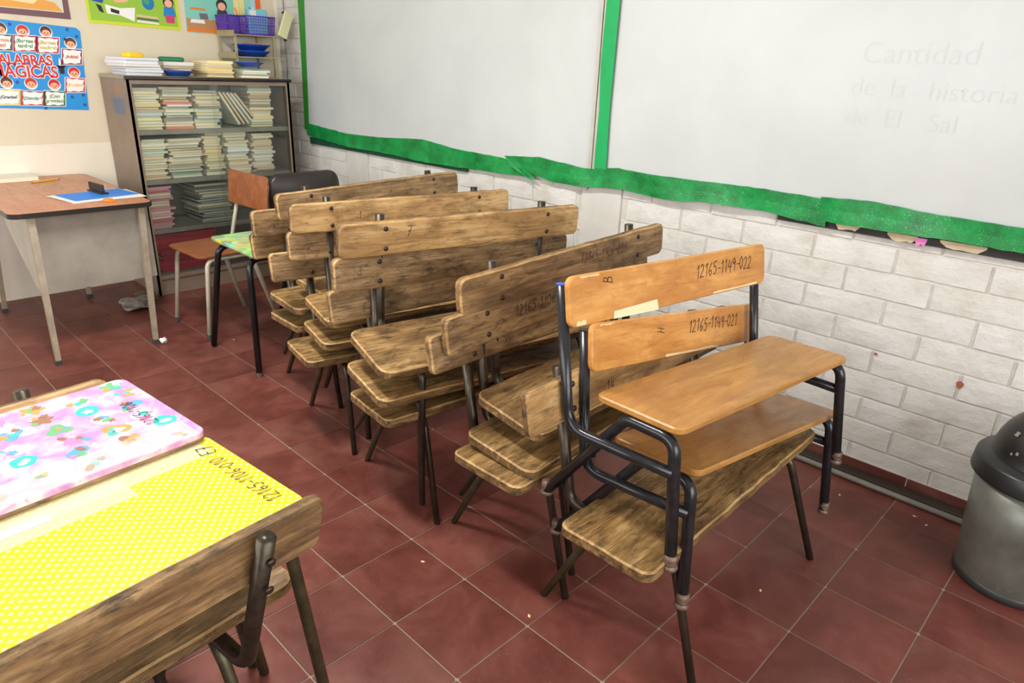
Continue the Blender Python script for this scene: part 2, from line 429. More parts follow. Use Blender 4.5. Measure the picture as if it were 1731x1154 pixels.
# handwritten stroke lettering -------------------------------------------------
G = {'0': [[(.25, 1), (.05, .7), (.05, .3), (.25, 0), (.45, .3), (.45, .7), (.25, 1)]],
     '1': [[(.08, .72), (.28, 1), (.28, 0)]],
     '2': [[(.05, .78), (.2, 1), (.42, .85), (.38, .55), (.05, .02), (.5, .05)]],
     '3': [[(.05, .9), (.3, 1), (.42, .8), (.22, .55), (.45, .3), (.3, 0), (.04, .08)]],
     '4': [[(.15, 1), (.05, .45), (.48, .45)], [(.4, .85), (.38, 0)]],
     '5': [[(.45, 1), (.12, .97), (.1, .58), (.35, .6), (.45, .3), (.3, .02), (.05, .05)]],
     '6': [[(.4, 1), (.12, .6), (.06, .25), (.25, 0), (.44, .2), (.36, .42), (.1, .35)]],
     '7': [[(.05, .95), (.45, 1), (.2, 0)], [(.14, .5), (.42, .54)]],
     '9': [[(.42, .75), (.25, .98), (.06, .75), (.2, .52), (.42, .72), (.38, 0)]],
     '-': [[(.05, .45), (.4, .48)]], ' ': [],
     'B': [[(.08, 0), (.1, 1), (.38, .88), (.36, .6), (.1, .52), (.45, .42), (.42, .08), (.08, 0)]],
     'H': [[(.1, 1), (.08, 0)], [(.42, 1), (.4, 0)], [(.08, .5), (.42, .52)]],
     'E': [[(.42, 1), (.1, .95), (.08, .05), (.42, 0)], [(.09, .5), (.36, .52)]]}
def strokes(txt, h, pos, mp, mat, name='handwritten_number', parent=None, rot=0.0, w=0.066, slant=0.16):
    """text written on a face: mp(u,v)->xyz; pos = (u,v) of its lower left corner"""
    vs_, fs = [], []; adv = 0.0; cr, sr = math.cos(rot), math.sin(rot)
    for ch in txt:
        jit = random.uniform(-.06, .06)
        for pl in G.get(ch, []):
            pts = [Vector(((adv + x + y * slant) * h, (y + jit) * h)) for x, y in pl]
            for a, b in zip(pts[:-1], pts[1:]):
                d = (b - a); L = d.length
                if L < 1e-6: continue
                d /= L; nn = Vector((-d.y, d.x)) * h * w / 2; a2 = a - d * h * w * .4; b2 = b + d * h * w * .4
                o = len(vs_)
                for q in (a2 - nn, b2 - nn, b2 + nn, a2 + nn):
                    vs_.append(mp(pos[0] + q.x * cr - q.y * sr, pos[1] + q.x * sr + q.y * cr))
                fs.append((o, o + 1, o + 2, o + 3))
        adv += 0.5 if ch == '1' else (0.45 if ch == '-' else 0.62)
    o = obj(name, mesh(name, vs_, fs, mat), parent); return o
def textmesh(name, body, size, mat, bold=0.0, align='CENTER', sx=1.0):
    cu = bpy.data.curves.new(name, 'FONT'); cu.body = body; cu.size = size; cu.align_x = align; cu.align_y = 'CENTER'; cu.offset = bold
    o = bpy.data.objects.new(name, cu); COL.objects.link(o)
    dg = bpy.context.evaluated_depsgraph_get(); me = bpy.data.meshes.new_from_object(o.evaluated_get(dg))
    bpy.data.objects.remove(o); bpy.data.curves.remove(cu); me.materials.clear(); me.materials.append(mat); me.name = name
    return me

# ------------------------------------------------------------------ room shell
XW, YW, T = -4.08, 1.58, 0.265
XE, YS, ZC = 3.4, -3.4, 3.0
floor = struct('floor', boxm('floor_slab', XW - 0.2, XE + 0.2, YS - 0.2, YW + 0.2, -0.12, -0.0025, M['tile_base']), 'red cement tile floor with pale joints', 'floor')
tms = []
for k in range(4):
    b = MB(); h = T / 2 - 0.0021
    b.slab(rrect(-h, h, -h, h, 0.002 + 0.001 * k, 1), -0.002, 0.0, 0.0007, XYZ); tms.append(b.mesh('tile_%d' % k, M['tile']))
for u in range(-16, 5):
    for v in range(-6, 6):
        o = obj('tile', tms[(u * 7 + v * 3) % 4], floor, ((u + .5) * T, (v + .5) * T, random.uniform(-0.0003, 0.0003)), (random.uniform(-.0012, .0012), random.uniform(-.0012, .0012), 0))
struct('ceiling', boxm('ceiling', XW - .2, XE + .2, YS - .2, YW + .2, ZC, ZC + .1, flat('white_ceiling_paint', (196, 192, 184), .8)), 'white painted ceiling', 'ceiling')
wall_back = struct('wall_back', boxm('wall_back', XW - .15, XW, YS, YW + .15, 0, ZC, M['cream']), 'cream painted wall with posters', 'wall')
wall_right = struct('wall_right', boxm('wall_right', XW, XE, YW + 0.0065, YW + .15, 0, ZC, M['mortar']), 'white painted brick wall below the whiteboards', 'wall')
# wall behind the viewer and wall to the left, each with a window band
b = MB(); b.box(XE, XE + .12, YS, YW + .01, 0, .95); b.box(XE, XE + .12, YS, YW + .01, 2.55, ZC); b.box(XE, XE + .12, YS, -3.0, .95, 2.55); b.box(XE, XE + .12, 1.2, YW + .01, .95, 2.55)
struct('wall_front', b.mesh('wall_front', M['dull_wall']), 'beige wall with a window band behind the viewer', 'wall')
b = MB(); b.box(XW, XE, YS - .12, YS, 0, .95); b.box(XW, XE, YS - .12, YS, 2.55, ZC); b.box(XW, -3.8, YS - .12, YS, .95, 2.55); b.box(1.2, XE, YS - .12, YS, .95, 2.55)
struct('wall_left', b.mesh('wall_left', M['dull_wall']), 'beige wall with a window band on the left', 'wall')
# added fill lamp, out of view, to brighten the bookcase end of the room
def added_fill_lamp(x, y, power, label):
    t = thing('added_fill_lamp', label, 'added fill lamp', (x, y, ZC))
    obj('housing', boxm('fill_lamp_housing', -.62, .62, -.11, .11, -.06, 0, M['white_paint']), t)
    e = NT('lit_fill_tube'); e.set(Roughness=.4); e.col((1, 1, 1, 1)); e.b.inputs['Emission Color'].default_value = (1, .97, .9, 1); e.b.inputs['Emission Strength'].default_value = 6.0
    for s_ in (-1, 1):
        b_ = MB(); b_.tube([(-.58, s_ * .05, -.08), (.58, s_ * .05, -.08)], .014, 10); obj('fill_lamp_tube', b_.mesh('fill_lamp_tube', e.m, True), t)
    l = bpy.data.lights.new('fill_lamp_light', 'AREA'); l.shape = 'RECTANGLE'; l.size = 1.2; l.size_y = .24; l.energy = power; l.color = (1, .98, .93)
    o = bpy.data.objects.new('fill_lamp_light', l); COL.objects.link(o); o.parent = t; o.location = (0, 0, -.11)
added_fill_lamp(-1.2, -.5, 62, 'added unseen fill lamp with two tubes above the middle of the room')
# bricks
PX, PZ = 0.2992, 0.0993
def brick_mesh(k, L=0.287, H=0.0905, D=0.011):
    rr = random.Random(k); nx, nz = 5, 3; vs_, fs = [], []
    for j in range(nz + 1):
        for i in range(nx + 1):
            e = (i in (0, nx)) or (j in (0, nz)); a = -L / 2 + L * i / nx; c = -H / 2 + H * j / nz
            vs_.append((a * (0.985 if e else 1) + rr.uniform(-.0015, .0015), -D + (0.0012 if e else 0) + rr.uniform(-.0011, .0011), c * (0.975 if e else 1) + rr.uniform(-.0012, .0012)))
    n = len(vs_)
    for j in range(nz):
        for i in range(nx):
            q = j * (nx + 1) + i; fs.append((q, q + 1, q + nx + 2, q + nx + 1))
    rim = [(i, 0) for i in range(nx + 1)] + [(nx, j) for j in range(1, nz + 1)] + [(i, nz) for i in range(nx - 1, -1, -1)] + [(0, j) for j in range(nz - 1, 0, -1)]
    for (i, j) in rim: vs_.append((-L / 2 + L * i / nx + rr.uniform(-.001, .001), 0.0, -H / 2 + H * j / nz))
    m_ = len(rim)
    for q in range(m_):
        a = rim[q][1] * (nx + 1) + rim[q][0]; p = (q + 1) % m_; c = rim[p][1] * (nx + 1) + rim[p][0]
        fs.append((a, n + q, n + p, c))
    return mesh('brick_%d' % k, vs_, fs, M['brick'], smooth=False)
bms = [brick_mesh(k) for k in range(6)]
COLS = [(-3.24, -3.0), (-1.158, -0.922)]
row = 0
zj = 0.814 - 8 * PZ
while zj < 1.95:
    off = 0.302 if (row % 2 == 0) else 0.142
    x = off - PX * 16
    while x < 1.6:
        x0, x1 = x + 0.0045, x + PX - 0.0045
        x0c, x1c = max(x0, XW + .004), x1
        zc = zj + PZ / 2
        for c0, c1 in COLS:
            if x0c < c0 < x1c: x1c = c0 - .004
            elif x0c < c1 < x1c: x0c = c1 + .004
            elif x0c >= c0 and x1c <= c1: x1c = x0c
        ok = x1c - x0c > 0.04 and (zc < 1.04 or x0c < -3.7)
        if ok and zj > -0.03:
            obj('brick', random.choice(bms), wall_right, ((x0c + x1c) / 2, YW + 0.011 + random.uniform(-.0015, .0015), zc + random.uniform(-.0015, .0015)), (0, random.uniform(-.006, .006), 0), ((x1c - x0c) / 0.287, 1, 1))
        x += PX
    zj += PZ; row += 1
for c0, c1 in COLS:
    obj('concrete_column', boxm('concrete_column', c0, c1, YW - .006, YW + .012, 0, .99, M['white_paint']), wall_right)
sk = struct('baseboard_right', boxm('baseboard_backing', XW, XE, YW - .004, YW + .011, 0, .056, M['mortar']), 'row of red skirting tiles along the brick wall', 'baseboard')
skm = rbox('skirting_tile', -T / 2 + .002, T / 2 - .002, -.006, 0, 0, .055, M['tile'], .002, .001)
for u in range(-15, 6): obj('skirting_tile', skm, sk, ((u + .5) * T, YW - .002, 0))
# cable track with grey conduit pipe
tr = thing('cable_track', 'dark ribbed cable track lying along the foot of the brick wall', 'cable track', (0, 0, 0))
b = MB(); b.box(-1.2, 1.35, 1.502, 1.565, 0.0005, 0.012); obj('track_base', b.mesh('track_base', M['track']), tr)
rib = boxm('rib', -1.2, 1.35, -.005, .005, 0, .012, M['track'])
for k in range(4): obj('rib', rib, tr, (0, 1.509 + k * .0165, .012))
b = MB(); b.tube([(-1.2, 1.489, .0125), (0.2, 1.489, .0125), (1.35, 1.489, .0125)], .0115, 10)
tag(obj('conduit_pipe', b.mesh('conduit_pipe', M['pipe'], True)), 'grey conduit pipe lying along the front of the dark cable track', 'pipe')

# ------------------------------------------------------------------ whiteboards and green strips
def whiteboard(x0, x1, label):
    t = thing('whiteboard', label, 'whiteboard', ((x0 + x1) / 2, YW, 1.0)); c = (x0 + x1) / 2
    obj('panel', boxm('panel', x0 - c, x1 - c, -.022, -.008, 0, 1.25, M['board']), t)
    obj('backing', boxm('backing', x0 - c + .01, x1 - c - .01, -.008, 0.003, .03, 1.24, M['black_edge']), t)
    return t
wbL = whiteboard(-3.70, -1.105, 'left whiteboard, blank, beside the bookcase corner')
wbR = whiteboard(-1.07, 1.60, 'right whiteboard with faint erased handwriting, above the brick wall')
for k, (wd, x, z, sz) in enumerate((('Cantidad', .045, 1.56, .10), ('de', .03, 1.45, .085), ('la', .16, 1.448, .085), ('historia', .28, 1.445, .085), ('de', .03, 1.35, .085), ('El', .16, 1.35, .085), ('Sal', .30, 1.345, .085))):
    obj('erased_writing', textmesh('erased_writing', wd, sz, M['ghost'], -.0015, 'LEFT'), wbR, (x - .265, -.0226, z - 1.0), (PI / 2, 0, 0))
tag(obj('trim_1', boxm('trim_1', -1.112, -1.094, YW - .034, YW - .022, 1.03, 2.25, M['alu'])), 'pale aluminium strip on the right edge of the left whiteboard', 'trim', kind='structure')
tag(obj('trim_2', boxm('trim_2', -1.089, -1.072, YW - .032, YW - .022, 1.03, 2.25, M['alu'])), 'pale aluminium strip on the left edge of the right whiteboard', 'trim', kind='structure')

def strip(label, top, bot, y, mat, seed, name='glitter_strip', th=.0035, wav=.004):
    rr = random.Random(seed); n = 48; vs_, fs = [], []
    def ev(L, t):
        x = L[0][0] + (L[-1][0] - L[0][0]) * t
        for a, c in zip(L[:-1], L[1:]):
            if a[0] <= x <= c[0]: return x, a[1] + (c[1] - a[1]) * (x - a[0]) / (c[0] - a[0])
        return L[-1]
    ph = rr.uniform(0, 6)
    for k in range(n + 1):
        t = k / n; xt, zt = ev(top, t); xb, zb = ev(bot, t); w = wav * math.sin(17 * t + ph) + wav * .6 * math.sin(41 * t + ph)
        zt += rr.uniform(-.0015, .0015); zb += rr.uniform(-.002, .002)
        for (x, z, d) in ((xt, zt, 0), ((xt + xb) / 2, (zt + zb) / 2, w * .5), (xb, zb, w - .002)):
            vs_.append((x, y + d, z)); vs_.append((x, y + d + th, z))
    for k in range(n):
        o = k * 6; p = o + 6
        fs += [(o, o + 2, p + 2, p), (o + 2, o + 4, p + 4, p + 2), (o + 1, p + 1, p + 3, o + 3), (o + 3, p + 3, p + 5, o + 5), (o, p, p + 1, o + 1), (o + 4, o + 5, p + 5, p + 4)]
    fs += [(0, 1, 3, 2), (2, 3, 5, 4), (n * 6, n * 6 + 2, n * 6 + 3, n * 6 + 1), (n * 6 + 2, n * 6 + 4, n * 6 + 5, n * 6 + 3)]
    return tag(obj(name, mesh(name, vs_, fs, mat, smooth=False)), label, 'border strip', 'green foam borders of the whiteboards')
strip('green glitter strip below the left part of the left whiteboard', [(-3.70, 1.047), (-3.21, 1.017), (-2.81, 1.026), (-2.39, 1.053), (-2.07, 1.026), (-1.68, 1.018), (-1.53, .985)],
      [(-3.72, .962), (-3.22, .932), (-2.81, .931), (-2.33, .922), (-1.96, .928), (-1.54, .94), (-1.44, .935)], YW - .030, M['green'], 1)
strip('green glitter strip crossing below both whiteboards', [(-1.68, 1.032), (-1.43, 1.051), (-1.115, 1.03), (-.94, 1.054), (-.745, 1.046), (-.62, 1.05), (-.215, 1.058), (.03, 1.053)],
      [(-1.63, .99), (-1.35, .94), (-1.16, .942), (-.93, .96), (-.67, .948), (-.465, .968), (-.2, .970), (.045, .952)], YW - .036, M['green'], 2)
strip('bright green glitter strip below the right part of the right whiteboard', [(0.01, 1.060), (.189, 1.071), (.348, 1.06), (.528, 1.055), (.645, 1.056), (1.6, 1.055)],
      [(0.02, .972), (.25, .973), (.44, .979), (.67, .976), (1.6, .975)], YW - .042, M['green'], 3)
def vstrip(label, pl, pr, y, mat):
    n = len(pl); vs_, fs = [], []
    for k in range(n):
        for (x, z) in (pl[k], pr[k]): vs_ += [(x, y, z), (x, y + .003, z)]
    for k in range(n - 1):
        o, p = 4 * k, 4 * k + 4; fs += [(o, o + 2, p + 2, p), (o + 1, p + 1, p + 3, o + 3), (o, p, p + 1, o + 1), (o + 2, o + 3, p + 3, p + 2)]
    fs += [(0, 1, 3, 2), (4 * n - 4, 4 * n - 2, 4 * n - 1, 4 * n - 3)]
    tag(obj('foam_strip', mesh('foam_strip', vs_, fs, mat)), label, 'border strip', 'green foam borders of the whiteboards')
vstrip('upright green strip along the left edge of the left whiteboard', [(-3.73, 2.24), (-3.726, 1.85), (-3.731, 1.476), (-3.742, 1.2), (-3.752, 1.0)], [(-3.648, 2.24), (-3.649, 1.85), (-3.668, 1.477), (-3.68, 1.2), (-3.695, 1.0)], YW - .027, flat('dull_green_foam', (40, 132, 40), .5, 0, .15))
vstrip('upright plain green strip between the two whiteboards', [(-1.077, 2.24), (-1.076, 1.766), (-1.082, 1.5), (-1.07, 1.3), (-1.074, 1.04)], [(-1.006, 2.24), (-1.004, 1.764), (-1.008, 1.5), (-1.01, 1.3), (-1.003, 1.04)], YW - .0375, M['green_plain'])
tag(obj('foam_scrap', mesh('foam_scrap', [(-1.66, YW - .039, 1.028), (-1.62, YW - .052, .985), (-1.45, YW - .05, .925), (-1.52, YW - .045, .955), (-1.66, YW - .036, 1.028), (-1.62, YW - .049, .985), (-1.45, YW - .047, .925), (-1.52, YW - .042, .955)],
    [(0, 1, 2, 3), (7, 6, 5, 4), (0, 4, 5, 1), (1, 5, 6, 2), (2, 6, 7, 3), (3, 7, 4, 0)], M['green'])), 'loose curled tip of green foam hanging under the left whiteboard', 'foam scrap')
# board edge and torn paper under the strips
tag(obj('board_ledge', boxm('board_ledge', -.15, 1.6, YW - .02, YW - .006, .945, .985, M['black_edge'])), 'blackened board edge showing under the right glitter strip', 'board edge')
tag(obj('board_ledge', boxm('board_ledge', -3.7, -2.0, YW - .018, YW - .006, .905, .95, flat('dark_green_backing', (8, 66, 40), .7, 0, .3))), 'dark torn backing showing under the left glitter strip', 'board edge')
SCR = [(.12, .957, .09, 'torn', 'torn brown paper edge under the seam of the right glitter strip'), (.31, .950, .10, 'torn', 'torn brown paper edge left of the pink scrap'), (.372, .947, .036, 'pink_paper', 'pink paper scrap sticking out below the right glitter strip'), (.50, .953, .14, 'torn', 'torn brown paper edge right of the pink scrap'), (-1.13, .93, .03, 'torn', 'small torn paper bit below the joint of the two whiteboards')]
for k, (x, z, w, m, lb) in enumerate(SCR):
    rr = random.Random(k); pts = [(x - w / 2 + w * i / 6, z - (rr.uniform(.0, .010) if 0 < i < 6 else -.012)) for i in range(7)] + [(x + w / 2, z + .02), (x - w / 2, z + .02)]
    n = len(pts); vs_ = [(a, YW - .0225 - rr.uniform(0, .002), c) for a, c in pts] + [(a, YW - .0205, c) for a, c in pts]
    fs = [tuple(range(n)), tuple(range(2 * n - 1, n - 1, -1))] + [(i, n + i, n + (i + 1) % n, (i + 1) % n) for i in range(n)]
    tag(obj('paper_scrap', mesh('paper_scrap', vs_, fs, M[m])), lb, 'paper scrap', 'paper scraps under the strips')
# rust spots: chipped brick
for k, (x, z, s) in enumerate(((.605, .478, .011), (.315, .505, .005))):
    obj('paint_chip', mesh('paint_chip', [(x + s * math.cos(a) * (1 + .3 * math.sin(3 * a)), YW - .0035, z + 1.3 * s * math.sin(a)) for a in [i * PI / 5 for i in range(10)]], [tuple(range(10))], C_('bare_red_brick', (158, 88, 58), .8)), wall_right)

# ------------------------------------------------------------------ benches
OLD = dict(ds=.276, Ls=1.016, xb=-.213, zc=.676, hb=.118, Lb=1.038, lean=.187, yp=.352, yl=.38, xf=.237, xr=-.267, th=.032, pt=.028)
def plank_map(P):
    tl = math.tan(P['lean']); cl = math.cos(P['lean']); sl = math.sin(P['lean'])
    return lambda u, v, c=0.0: (P['xb'] - sl * v + cl * c, u, P['zc'] + cl * v + sl * c)
pmO = plank_map(OLD)
def old_meshes(P):
    R = {}; pmO = plank_map(P); sz = P.get('sz', .39); pl = P.get('plean', P['lean'])
    R['seat'] = []; R['back'] = []
    for k in range(3):
        b = MB(); b.slab(rrect(-P['ds'] / 2, P['ds'] / 2, -P['Ls'] / 2, P['Ls'] / 2, .03 + .006 * k, 4, .05, .0016), sz - P['th'], sz, .0045, XYZ, 0, (2, 2, 1)); R['seat'].append(b.mesh('bench_seat_%d' % k, [M['old_seat'], M['worn_edge'], M['dark_edge']]))
        b = MB(); b.slab(rrect(-P['Lb'] / 2, P['Lb'] / 2, -P['hb'] / 2, P['hb'] / 2, .016 + .004 * k, 4, .05, .0012), -P['pt'], 0, .0055, pmO, 0, (2, 2, 1)); R['back'].append(b.mesh('bench_back_%d' % k, [M['old_wood'], M['worn_edge'], M['dark_edge']]))
    def side(s):
        yp, yl = s * P['yp'], s * P['yl']; top = pmO(yp, P['hb'] / 2 + .016, -P['pt'] - .016 - (.012 if pl != P['lean'] else 0))
        zr = sz - P['th'] - .016; bx = top[0] + math.tan(pl) * (top[2] - zr)
        b = MB(); b.tube([top, (bx, yp, zr), (.115, yp, zr), (P['xf'], yl, 0.0)], lambda t: .0160 if t < .6 else .0160 - (t - .6) / .4 * .005, 12, .055)
        a = b.mesh('bench_tube', M['tube_old'], True)
        b = MB(); b.tube([(-.09, yp, zr + .004), (-.13, yp + (yl - yp) * .1, zr - .06), (P['xr'], yl, 0.0)], lambda t: .0160 - .006 * t, 10)
        return a, b.mesh('bench_rear_leg', M['tube_green'], True)
    R['L'], R['R'] = side(-1), side(1)
    b = MB(); b.lathe([(.0085, 0), (.0085, .002), (.006, .0045), (.0025, .0055)], 10); R['bolt'] = b.mesh('bolt_head', M['bolt'], True)
    return R
OM = old_meshes(OLD)
REC = dict(OLD, xb=-.271, lean=.24, plean=.33, yp=.378, Ls=1.11, hb=.122, sz=.43)
OMR = old_meshes(REC)
FRT = dict(OLD, xb=-.236, zc=.664, Lb=1.055, hb=.122)
OMF = old_meshes(FRT)
def old_bench(pose, label, var=0, back_mat=None, seat_mat=None, group='old wooden benches piled in stacks', back_bolts=False, P=OLD, OM=OM):
    pmO = plank_map(P); BROT = Euler((0, PI / 2 - P['lean'], 0))
    t = thing('wooden_bench', label, 'bench', pose[:3], None, group)
    t.rotation_mode = 'XYZ'
    m = Matrix.Rotation(pose[3], 4, 'Z') @ Matrix.Rotation(pose[4], 4, 'Y') @ Matrix.Rotation(pose[5], 4, 'X')
    t.rotation_euler = m.to_euler()
    s = obj('seat', OM['seat'][var % 3], t); p = obj('backrest', OM['back'][var % 3], t)
    for o, mt in ((s, seat_mat), (p, back_mat)):
        if mt:
            o.data = o.data.copy(); o.data.materials[0] = M[mt]
    for sd in 'LR':
        obj('tube_frame', OM[sd][0], t); obj('rear_leg', OM[sd][1], t)
    for yy in (-P['yp'], P['yp']):
        for v in (.034, -.034):
            obj('bolt', OM['bolt'], p, pmO(yy, v, 0), BROT)
            if back_bolts: obj('bolt', OM['bolt'], p, pmO(yy, v, -P['pt'] - .0325 - (.012 if 'plean' in P else 0)), (0, -PI / 2 - P['lean'], 0))
    return t, s, p
POSES = {
 'S1c': (-1.713, .733, 0, -.031, 0, 0), 'S1b': (-1.70, .717, .097, -.036, .056, -.007), 'S1a': (-1.637, .808, .19, .009, .101, .025),
 'S2c': (-1.266, .583, 0, -.193, 0, 0), 'S2b': (-1.20, .621, .088, -.218, .038, -.004), 'S2a': (-1.242, .641, .188, -.177, .123, -.005),
 'S3c': (-.726, .521, 0, -.115, 0, 0), 'S3b': (-.762, .498, .091, -.14, .148, -.026), 'S3a': (-.774, .517, .206, -.157, .218, -.017),
 'S4c': (-.235, .542, 0, .002, 0, 0), 'S4b': (-.275, .612, .064, .016, .092, .05), 'S4a': (-.30, .662, .158, -.008, .135, .04),
 'S5c': (.21, .51, 0, .015, 0, 0)}
ORD = {'1': 'first stack, the one nearest the bookcase', '2': 'second stack from the bookcase', '3': 'third stack from the bookcase', '4': 'fourth stack from the bookcase, with scratched inventory numbers'}
BT = {}
mats_b = {'S1a': ('grey_wood', None), 'S2a': ('pale_wood', None), 'S3a': ('pale_wood', None), 'S4a': ('grey_wood', 'old_seat'), 'S1b': ('old_wood', None), 'S5c': ('pale_wood', 'old_seat')}
for i, (k, ps) in enumerate(POSES.items()):
    lv = {'a': 'topmost', 'b': 'middle', 'c': 'lowest'}[k[2]]
    lab = 'worn wooden bench, %s in the %s' % (lv, ORD.get(k[1])) if k != 'S5c' else 'worn wooden bench marked 14 at the bottom under the two orange benches'
    bm_, sm_ = mats_b.get(k, (None, None))
    BT[k] = old_bench(ps, lab, i, bm_, sm_) if k != 'S5c' else old_bench(ps, lab, i, bm_, sm_, P=FRT, OM=OMF)
def on_plank(k, txt, h, u, v, mat='ink', rot=0.0, **kw):
    pm_ = plank_map(FRT if k == 'S5c' else OLD)
    strokes(txt, h, (u, v), lambda a, c: pm_(a, c, .0006), M[mat], parent=BT[k][2], rot=rot, **kw)
on_plank('S4a', '12165-1106-014', .034, .02, -.005, 'ink_faded')
on_plank('S4b', '12165-1106-010', .036, -.235, -.012, 'ink')
on_plank('S5c', '14', .032, -.205, -.035, 'ink')
on_plank('S3b', '3', .03, -.435, -.005, 'ink_faded')
on_plank('S3a', '7', .036, -.275, -.0, 'ink_faded')
on_plank('S2a', '1', .03, -.24, -.02, 'ink_faded')
on_plank('S1b', '43', .022, -.43, -.03, 'ink_faded')

# orange school benches --------------------------------------------------------
ORG = dict(ds=.263, Ls=.858, xb=-.2076, zc=.5737, hb=.129, Lb=.923, lean=.162, yl=.421, xf=.153, xr=-.27, th=.018, pt=.018, sz=.353)
pmR = plank_map(ORG)
def orange_bench(pose, label, num, mark, tape, var):
    P = ORG; t = thing('school_bench', label, 'bench', pose[:3], None, 'orange varnished benches on top of the front stack')
    m = Matrix.Rotation(pose[3], 4, 'Z') @ Matrix.Rotation(pose[4], 4, 'Y') @ Matrix.Rotation(pose[5], 4, 'X'); t.rotation_euler = m.to_euler()
    b = MB(); b.slab(rrect(-P['ds'] / 2, P['ds'] / 2, -P['Ls'] / 2, P['Ls'] / 2, .028, 5), P['sz'] - P['th'], P['sz'], .0035, XYZ); s = obj('seat', b.mesh('ply_seat', M['ply_seat']), t)
    b = MB(); b.slab(rrect(-P['Lb'] / 2, P['Lb'] / 2, -P['hb'] / 2, P['hb'] / 2, .024, 5), -P['pt'], 0, .003, pmR); p = obj('backrest', b.mesh('ply_back', M['orange_wood']), t)
    zr = P['sz'] - P['th'] - .015
    for sd in (-1, 1):
        y = sd * P['yl']; yf = sd * (P['yl'] + .012)
        b = MB(); b.tube([(P['xf'], yf, .012), (.115, y, zr), (-.028, y, zr), (P['xr'], yf, .012)],   .0150, 12, .046); obj('leg_frame', b.mesh('leg_frame', M['tube_black'], True), t)
        yi = sd * (P['yl'] + .032); top = pmR(yi, .045, -P['pt'] - .015); low = pmR(yi, -.4, -P['pt'] - .015); zz = .241; f = (zz - top[2]) / (low[2] - top[2])
        b = MB(); b.tube([top, (top[0] + (low[0] - top[0]) * f, yi, zz), (.127, sd * (P['yl'] + .008), zz)], .0145, 12, .07); q = obj('back_post', b.mesh('back_post', M['tube_black'], True), t)
        b = MB(); b.lathe([(.0145, 0), (.015, .004)], 12, (top[0], top[1], top[2] - .002)); obj('end_cap', b.mesh('end_cap', M['blue'] if sd < 0 and var == 0 else M['black']), q)
        for xx in (P['xf'], P['xr']):
            b = MB(); b.lathe([(.017, 0), (.0195, .004), (.0185, .010), (.0145, .014), (.0165, .026), (.0162, .04)], 12, (xx, yf, 0)); obj('foot_cap', b.mesh('foot_cap', M['cap'], True), t)
    on = lambda a, c: pmR(a, c, .0006)
    strokes(num[0], num[1], num[2], on, M['ink'], parent=p, rot=.0)
    strokes(mark[0], mark[1], mark[2], on, M['ink'], parent=p, rot=mark[3], name='handwritten_mark')
    if tape:
        a0, a1, c0, c1 = tape; vs_ = [pmR(a, c, d) for d in (.0003, .0009) for a, c in ((a0, c0), (a1, c0 - .004), (a1 - .005, c1), (a0 + .003, c1 - .006))]
        obj('masking_tape', mesh('masking_tape', vs_, [(4, 5, 6, 7), (3, 2, 1, 0), (0, 1, 5, 4), (1, 2, 6, 5), (2, 3, 7, 6), (3, 0, 4, 7)], M['tape']), p)
    rr = random.Random(var)
    def chip(u0, u1, v0, dv):
        n = 7; pts = [(u0 + (u1 - u0) * i / n, v0) for i in range(n + 1)] + [(u1 - (u1 - u0) * i / n, v0 + dv * rr.uniform(.4, 1)) for i in range(n + 1)]
        obj('chipped_edge', mesh('chipped_edge', [pmR(a, c, .0004) for a, c in pts], [tuple(range(len(pts)))], M['chip']), p)
    hb = P['hb'] / 2 - .0035
    if var == 0: chip(.16, .41, -hb, .008); chip(-.44, -.405, -hb, .015); chip(-.42, -.35, hb, -.004)
    else: chip(-.12, .18, -hb, .009); chip(-.43, -.37, hb, -.005)
    return t
orange_bench((0.2429, 0.5304, 0.3485, -0.082, -0.034, -0.036), 'orange varnished bench marked 022 on its backrest, topmost of the front stack', ('12165-1149-022', .039, (.07, -.004)), ('B', .035, (-.30, .030), PI / 2), (-.30, -.11, -.064, -.038), 0)
orange_bench((0.2475, 0.5693, 0.173, -0.039, -0.046, -0.134), 'orange varnished bench marked 021, second from the top in the front stack', ('12165-1149-021', .039, (.0, .0)), ('H', .033, (-.13, .01), PI / 2), None, 1)

# ------------------------------------------------------------------ foreground desks and benches
GA = .1
fb1 = old_bench((-.228, -1.163, 0, PI + GA, 0, 0), 'worn wooden bench seen from behind, tucked under the yellow dotted desk', 1, 'grey_wood', 'grey_wood', 'benches at the covered desks', True, REC, OMR)
fb2 = old_bench((-.471, -1.228, 0, GA, 0, 0), 'worn wooden bench on the far side of the pink covered desk', 2, 'pale_wood', None, 'benches at the covered desks')
def school_desk(loc, w, ln, h, label, cover, cname):
    t = thing('school_desk', label, 'desk', loc, (0, 0, GA), 'covered double desks in the foreground')
    b = MB(); b.slab(rrect(-w / 2, w / 2, -ln / 2, ln / 2, .025, 5), h - .022, h - .0015, .003, XYZ); obj('desk_top', b.mesh('desk_top', M['old_wood']), t)
    b = MB(); b.slab(rrect(-w / 2 - .001, w / 2 + .001, -ln / 2 - .001, ln / 2 + .001, .025, 5), h - .0125, h, .0012, XYZ); cv = obj(cname, b.mesh(cname, cover), t)
    for sx in (-1, 1):
        x = sx * (w / 2 - .035)
        for sy in (-1, 1):
            y = sy * (ln / 2 - .035)
            b = MB(); b.tube([(x, y - sy * .12, h - .036), (x, y, h - .036), (x - sx * 0.0, y + sy * .085, 0)], .0125, 10, .04); obj('leg', b.mesh('desk_leg', M['tube_green'], True), t)
        b = MB(); b.tube([(x, -ln / 2 + .155, h - .036), (x, ln / 2 - .155, h - .036)], .012, 8); obj('rail', b.mesh('desk_rail', M['tube_green'], True), t)
    return t, cv
dy, cy_ = school_desk((-.152, -1.165, 0), .366, 1.05, .70, 'school desk with a yellow polka dot cover in the foreground', M['dots'], 'polka_dot_cover')
